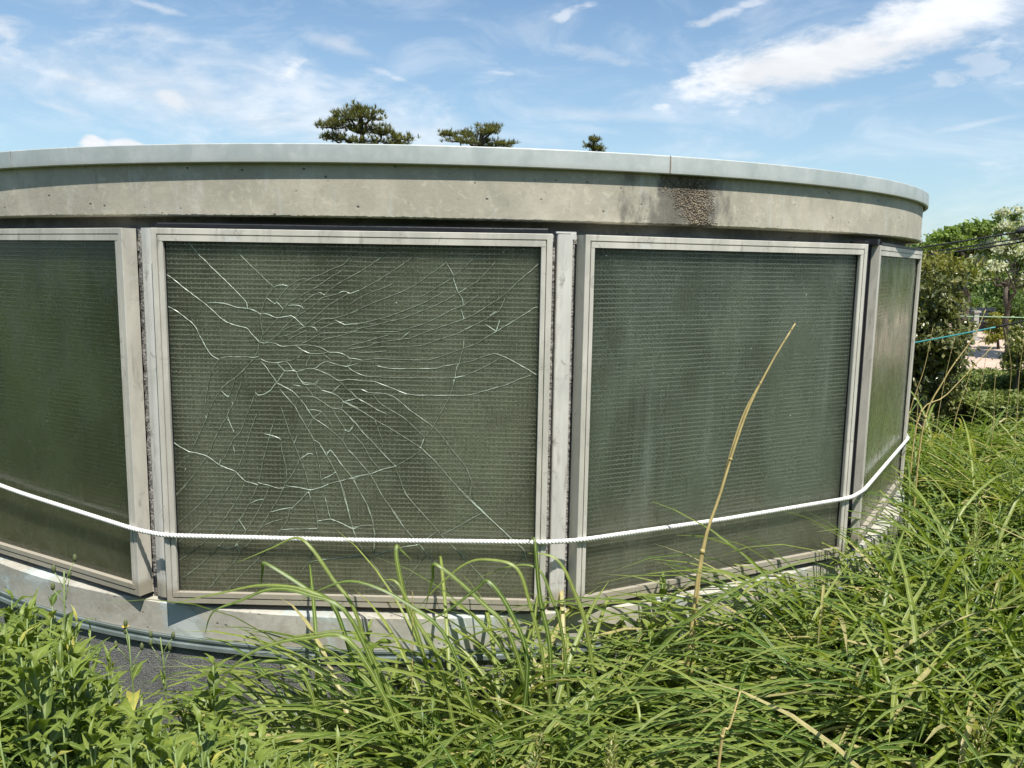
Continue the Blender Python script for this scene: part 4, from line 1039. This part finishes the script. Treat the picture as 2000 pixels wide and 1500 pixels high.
broadtree('dogwood_tree', drop(1978, 620, d), at(1965, 560, d), cl_([(1955, 422, 15), (1985, 418, 15), (1960, 450, 17), (1992, 455, 20), (1930, 488, 20), (1965, 495, 22), (2000, 500, 26), (1908, 512, 15), (1945, 530, 20), (1988, 545, 20), (1915, 545, 15), (2040, 470, 60), (2060, 560, 60)], d, .9), M_DOG, 6500, .08,
          'tree with creamy white blossom layers at the right edge', trunkr=.07, extra=blos, group='trees right of the building')
d = 22
broadtree('shade_tree', drop(1925, 640, d), at(1930, 600, d), cl_([(1920, 590, 40), (1950, 600, 36), (1985, 600, 40), (1925, 625, 26), (1960, 570, 50), (2030, 600, 60), (1900, 600, 24)], d, 1.2), M_DK, 12000, .11, 'dark green tree shading the paved square', trunkr=.15, group='trees right of the building')
d = 17
broadtree('yellow_shrub', drop(1950, 680, d), at(1950, 640, d), cl_([(1945, 618, 14), (1955, 628, 16), (1948, 645, 18), (1962, 650, 16), (1940, 660, 16)], d, .3), M_YG, 3500, .06, 'small yellow green shrub before the dark tree', 'shrub', trunkr=.03)
d = 9
broadtree('green_shrub', drop(1990, 740, d), at(1990, 690, d), cl_([(1992, 650, 22), (1985, 680, 22), (2000, 700, 34), (1975, 715, 16), (1990, 735, 26), (2040, 690, 60)], d, .3), mat_fol('shrub_leaf', (.12, .14, .035), (.24, .25, .07), .3), 4500, .045, 'loose olive green shrub at the right photo edge by the hedge', 'shrub', trunkr=.025)
def hedge(p0, p1, h, wd, lab):
    p0 = np.array(p0, float); p1 = np.array(p1, float); t_ = (p1-p0)/np.linalg.norm(p1-p0); nn = np.array([-t_[1], t_[0]]); L = np.linalg.norm(p1-p0)
    r_ = empty('hedge', (p0[0], p0[1], 0), lab, 'hedge', 'clipped hedges right of the building'); n = int(L*4600)
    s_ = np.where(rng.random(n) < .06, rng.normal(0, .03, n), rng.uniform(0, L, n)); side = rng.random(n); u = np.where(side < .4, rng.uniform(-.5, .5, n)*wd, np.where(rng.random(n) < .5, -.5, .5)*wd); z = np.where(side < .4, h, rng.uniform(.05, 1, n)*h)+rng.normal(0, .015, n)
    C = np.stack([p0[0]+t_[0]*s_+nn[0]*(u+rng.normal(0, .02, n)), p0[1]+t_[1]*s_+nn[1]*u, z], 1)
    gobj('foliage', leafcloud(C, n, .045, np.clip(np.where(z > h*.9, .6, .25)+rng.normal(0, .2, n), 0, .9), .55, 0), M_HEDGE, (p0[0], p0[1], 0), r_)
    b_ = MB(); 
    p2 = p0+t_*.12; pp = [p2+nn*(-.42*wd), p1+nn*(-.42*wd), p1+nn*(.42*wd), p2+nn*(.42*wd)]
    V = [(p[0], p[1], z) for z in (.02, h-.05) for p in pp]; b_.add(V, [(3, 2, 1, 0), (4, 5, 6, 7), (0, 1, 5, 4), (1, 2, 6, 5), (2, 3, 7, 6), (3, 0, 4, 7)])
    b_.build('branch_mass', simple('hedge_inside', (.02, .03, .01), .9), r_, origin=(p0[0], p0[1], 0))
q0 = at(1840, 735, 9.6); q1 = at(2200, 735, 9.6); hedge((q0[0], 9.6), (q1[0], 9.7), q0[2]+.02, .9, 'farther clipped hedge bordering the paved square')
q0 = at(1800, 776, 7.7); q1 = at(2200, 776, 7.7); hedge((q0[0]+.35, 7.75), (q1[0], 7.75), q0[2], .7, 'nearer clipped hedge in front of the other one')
# paved square and what stands on it
def mat_pave():
    m, t, out = newmat('pink_paving'); o = objc(t); br = t.new('ShaderNodeTexBrick', i_Scale=2.2, i_Mortar_Size=.02); t.l.new(o, br.inputs['Vector'])
    br.inputs['Color1'].default_value = (.44, .33, .25, 1); br.inputs['Color2'].default_value = (.50, .38, .29, 1); br.inputs['Mortar'].default_value = (.3, .24, .19, 1)
    principled(t, out, t.mix(t.ramp(t.noise(o, 1.5, 6), .3, .7, 0, .4), br.outputs['Color'], (.56, .46, .36)), .85); return m
pv = MB(); pv.add([(6.8, 10.4, .006), (22, 10.4, .006), (26, 26, .006), (9, 26, .006)], [(0, 1, 2, 3)]); tag(pv.build('paved_square', mat_pave()), kind='structure')
M_STONE = simple('grey_stone', (.34, .33, .30), .85)
q = at(1899, 684, 19.); r_ = empty('concrete_pillar', (q[0], q[1], 0), 'grey concrete pillar at the edge of the paved square', 'pillar'); hz = at(1899, 610, 19.)[2]
b_ = MB(); b_.box(-.055, .055, -.055, .055, .06, hz); b_.build('shaft', M_STONE, r_)
b_ = MB(); b_.box(-.10, .10, -.10, .10, 0, .06); b_.build('plinth', M_STONE, r_)
b_ = MB(); b_.box(-.08, .08, -.08, .08, hz, hz+.04); b_.build('cap', M_STONE, r_)
q = at(1912, 583, 26.); r_ = empty('shelter', (q[0], q[1], 0), 'flat pale roofed shelter among the trees behind the square', 'shelter'); hz = q[2]
b_ = MB(); b_.box(-.35, .35, -1.2, 1.2, hz-.05, hz+.05); b_.build('roof', simple('pale_roof', (.5, .47, .38), .7), r_)
for sx in (-.25, .25):
    b_ = MB(); b_.box(sx-.04, sx+.04, -.9, -.82, 0, hz-.05); b_.build('post', M_STONE, r_)
q = at(1918, 678, 19.5); r_ = empty('park_bench', (q[0], q[1], 0), 'small dark bench standing on the paved square', 'bench'); MD = simple('dark_metal', (.02, .03, .04), .5)
b_ = MB()
for k in range(3): b_.box(-.35, .35, -.2+k*.13, -.1+k*.13, .40, .43)
b_.build('seat', MD, r_); b_ = MB()
for k in range(2): b_.box(-.35, .35, .20, .23, .52+k*.12, .60+k*.12)
b_.build('backrest', MD, r_)
for sx in (-.3, .3):
    b_ = MB(); b_.box(sx-.02, sx+.02, -.18, -.14, 0, .40); b_.build('leg', MD, r_); b_ = MB(); b_.box(sx-.02, sx+.02, .19, .22, 0, .72); b_.build('leg', MD, r_)
# ---- cables and cords
M_CAB = simple('black_cable', (.025, .025, .028), .6)
def cable(p0, p1, sag, rad, mat, name, lab, cat, group=None, n=18):
    P_ = [p0+(p1-p0)*i/n-np.array([0, 0, sag*4*(i/n)*(1-i/n)]) for i in range(n+1)]; b_ = MB(); b_.tube(P_, rad, 6); o = b_.build(name, mat, smooth=True, origin=p0); o.location = p0; return tag(o, lab, cat, group)
cable(at(1640, 505, 9), at(2200, 416, 7.5), .02, .009, M_CAB, 'power_cable', 'topmost of the three black cables beyond the roof end', 'cable', 'cables right of the roof')
cable(at(1640, 512, 9), at(2200, 430, 7.5), .03, .007, M_CAB, 'power_cable', 'middle black cable beyond the roof end', 'cable', 'cables right of the roof')
cable(at(1640, 516, 9), at(2200, 436, 7.5), .04, .009, M_CAB, 'power_cable', 'lowest of the three black cables beyond the roof end', 'cable', 'cables right of the roof')
q = at(2010, 450, 7.9); b_ = MB(); b_.tube([(-.12, 0, -.02), (-.09, 0, -.005), (0, 0, .02), (.12, 0, .03), (.3, 0, .03)], [.01, .03, .045, .045, .04], 10)
o = b_.build('cable_clamp', M_CAB, smooth=True); o.location = q; tag(o, 'black tapered cable fitting at the right photo edge', 'cable fitting')
M_TEAL = simple('teal_cord', (.05, .28, .30), .5); q0 = at(1700, 684, 5.2); q1 = at(1945, 639, 4.9); q2 = at(2150, 590, 4.6)
cable(q0, q1, .004, .0052, M_TEAL, 'teal_cord', 'blue green cord stretched across the bush', 'cord'); cable(q1, q2, .004, .006, M_CAB, 'dark_cord', 'dark cord continuing the blue green one to the right edge', 'cord')
cable(at(1700, 612, 9), at(2150, 622, 9), .01, .006, simple('pale_green_cord', (.3, .42, .25), .6), 'hanging_rope', 'thin pale green cord above the paved square', 'cord')
# far wood closing the horizon
n = 26000; X_ = rng.uniform(-60, 75, n); hh = 5.0+1.6*np.sin(X_*.31)+1.2*np.sin(X_*.83+1)+.6*np.sin(X_*2.1); Z_ = rng.random(n)**.8*hh*np.where(X_ < 22, .42, .62); Yb = 60+3*np.sin(X_*.5)
C = np.stack([X_, Yb+rng.normal(0, 2, n), Z_], 1)
o = gobj('far_wood', leafcloud(C, n, .75, rng.random(n)*.9, .8, 0), M_DK); tag(o, 'distant belt of trees along the horizon', 'wood', kind='stuff')
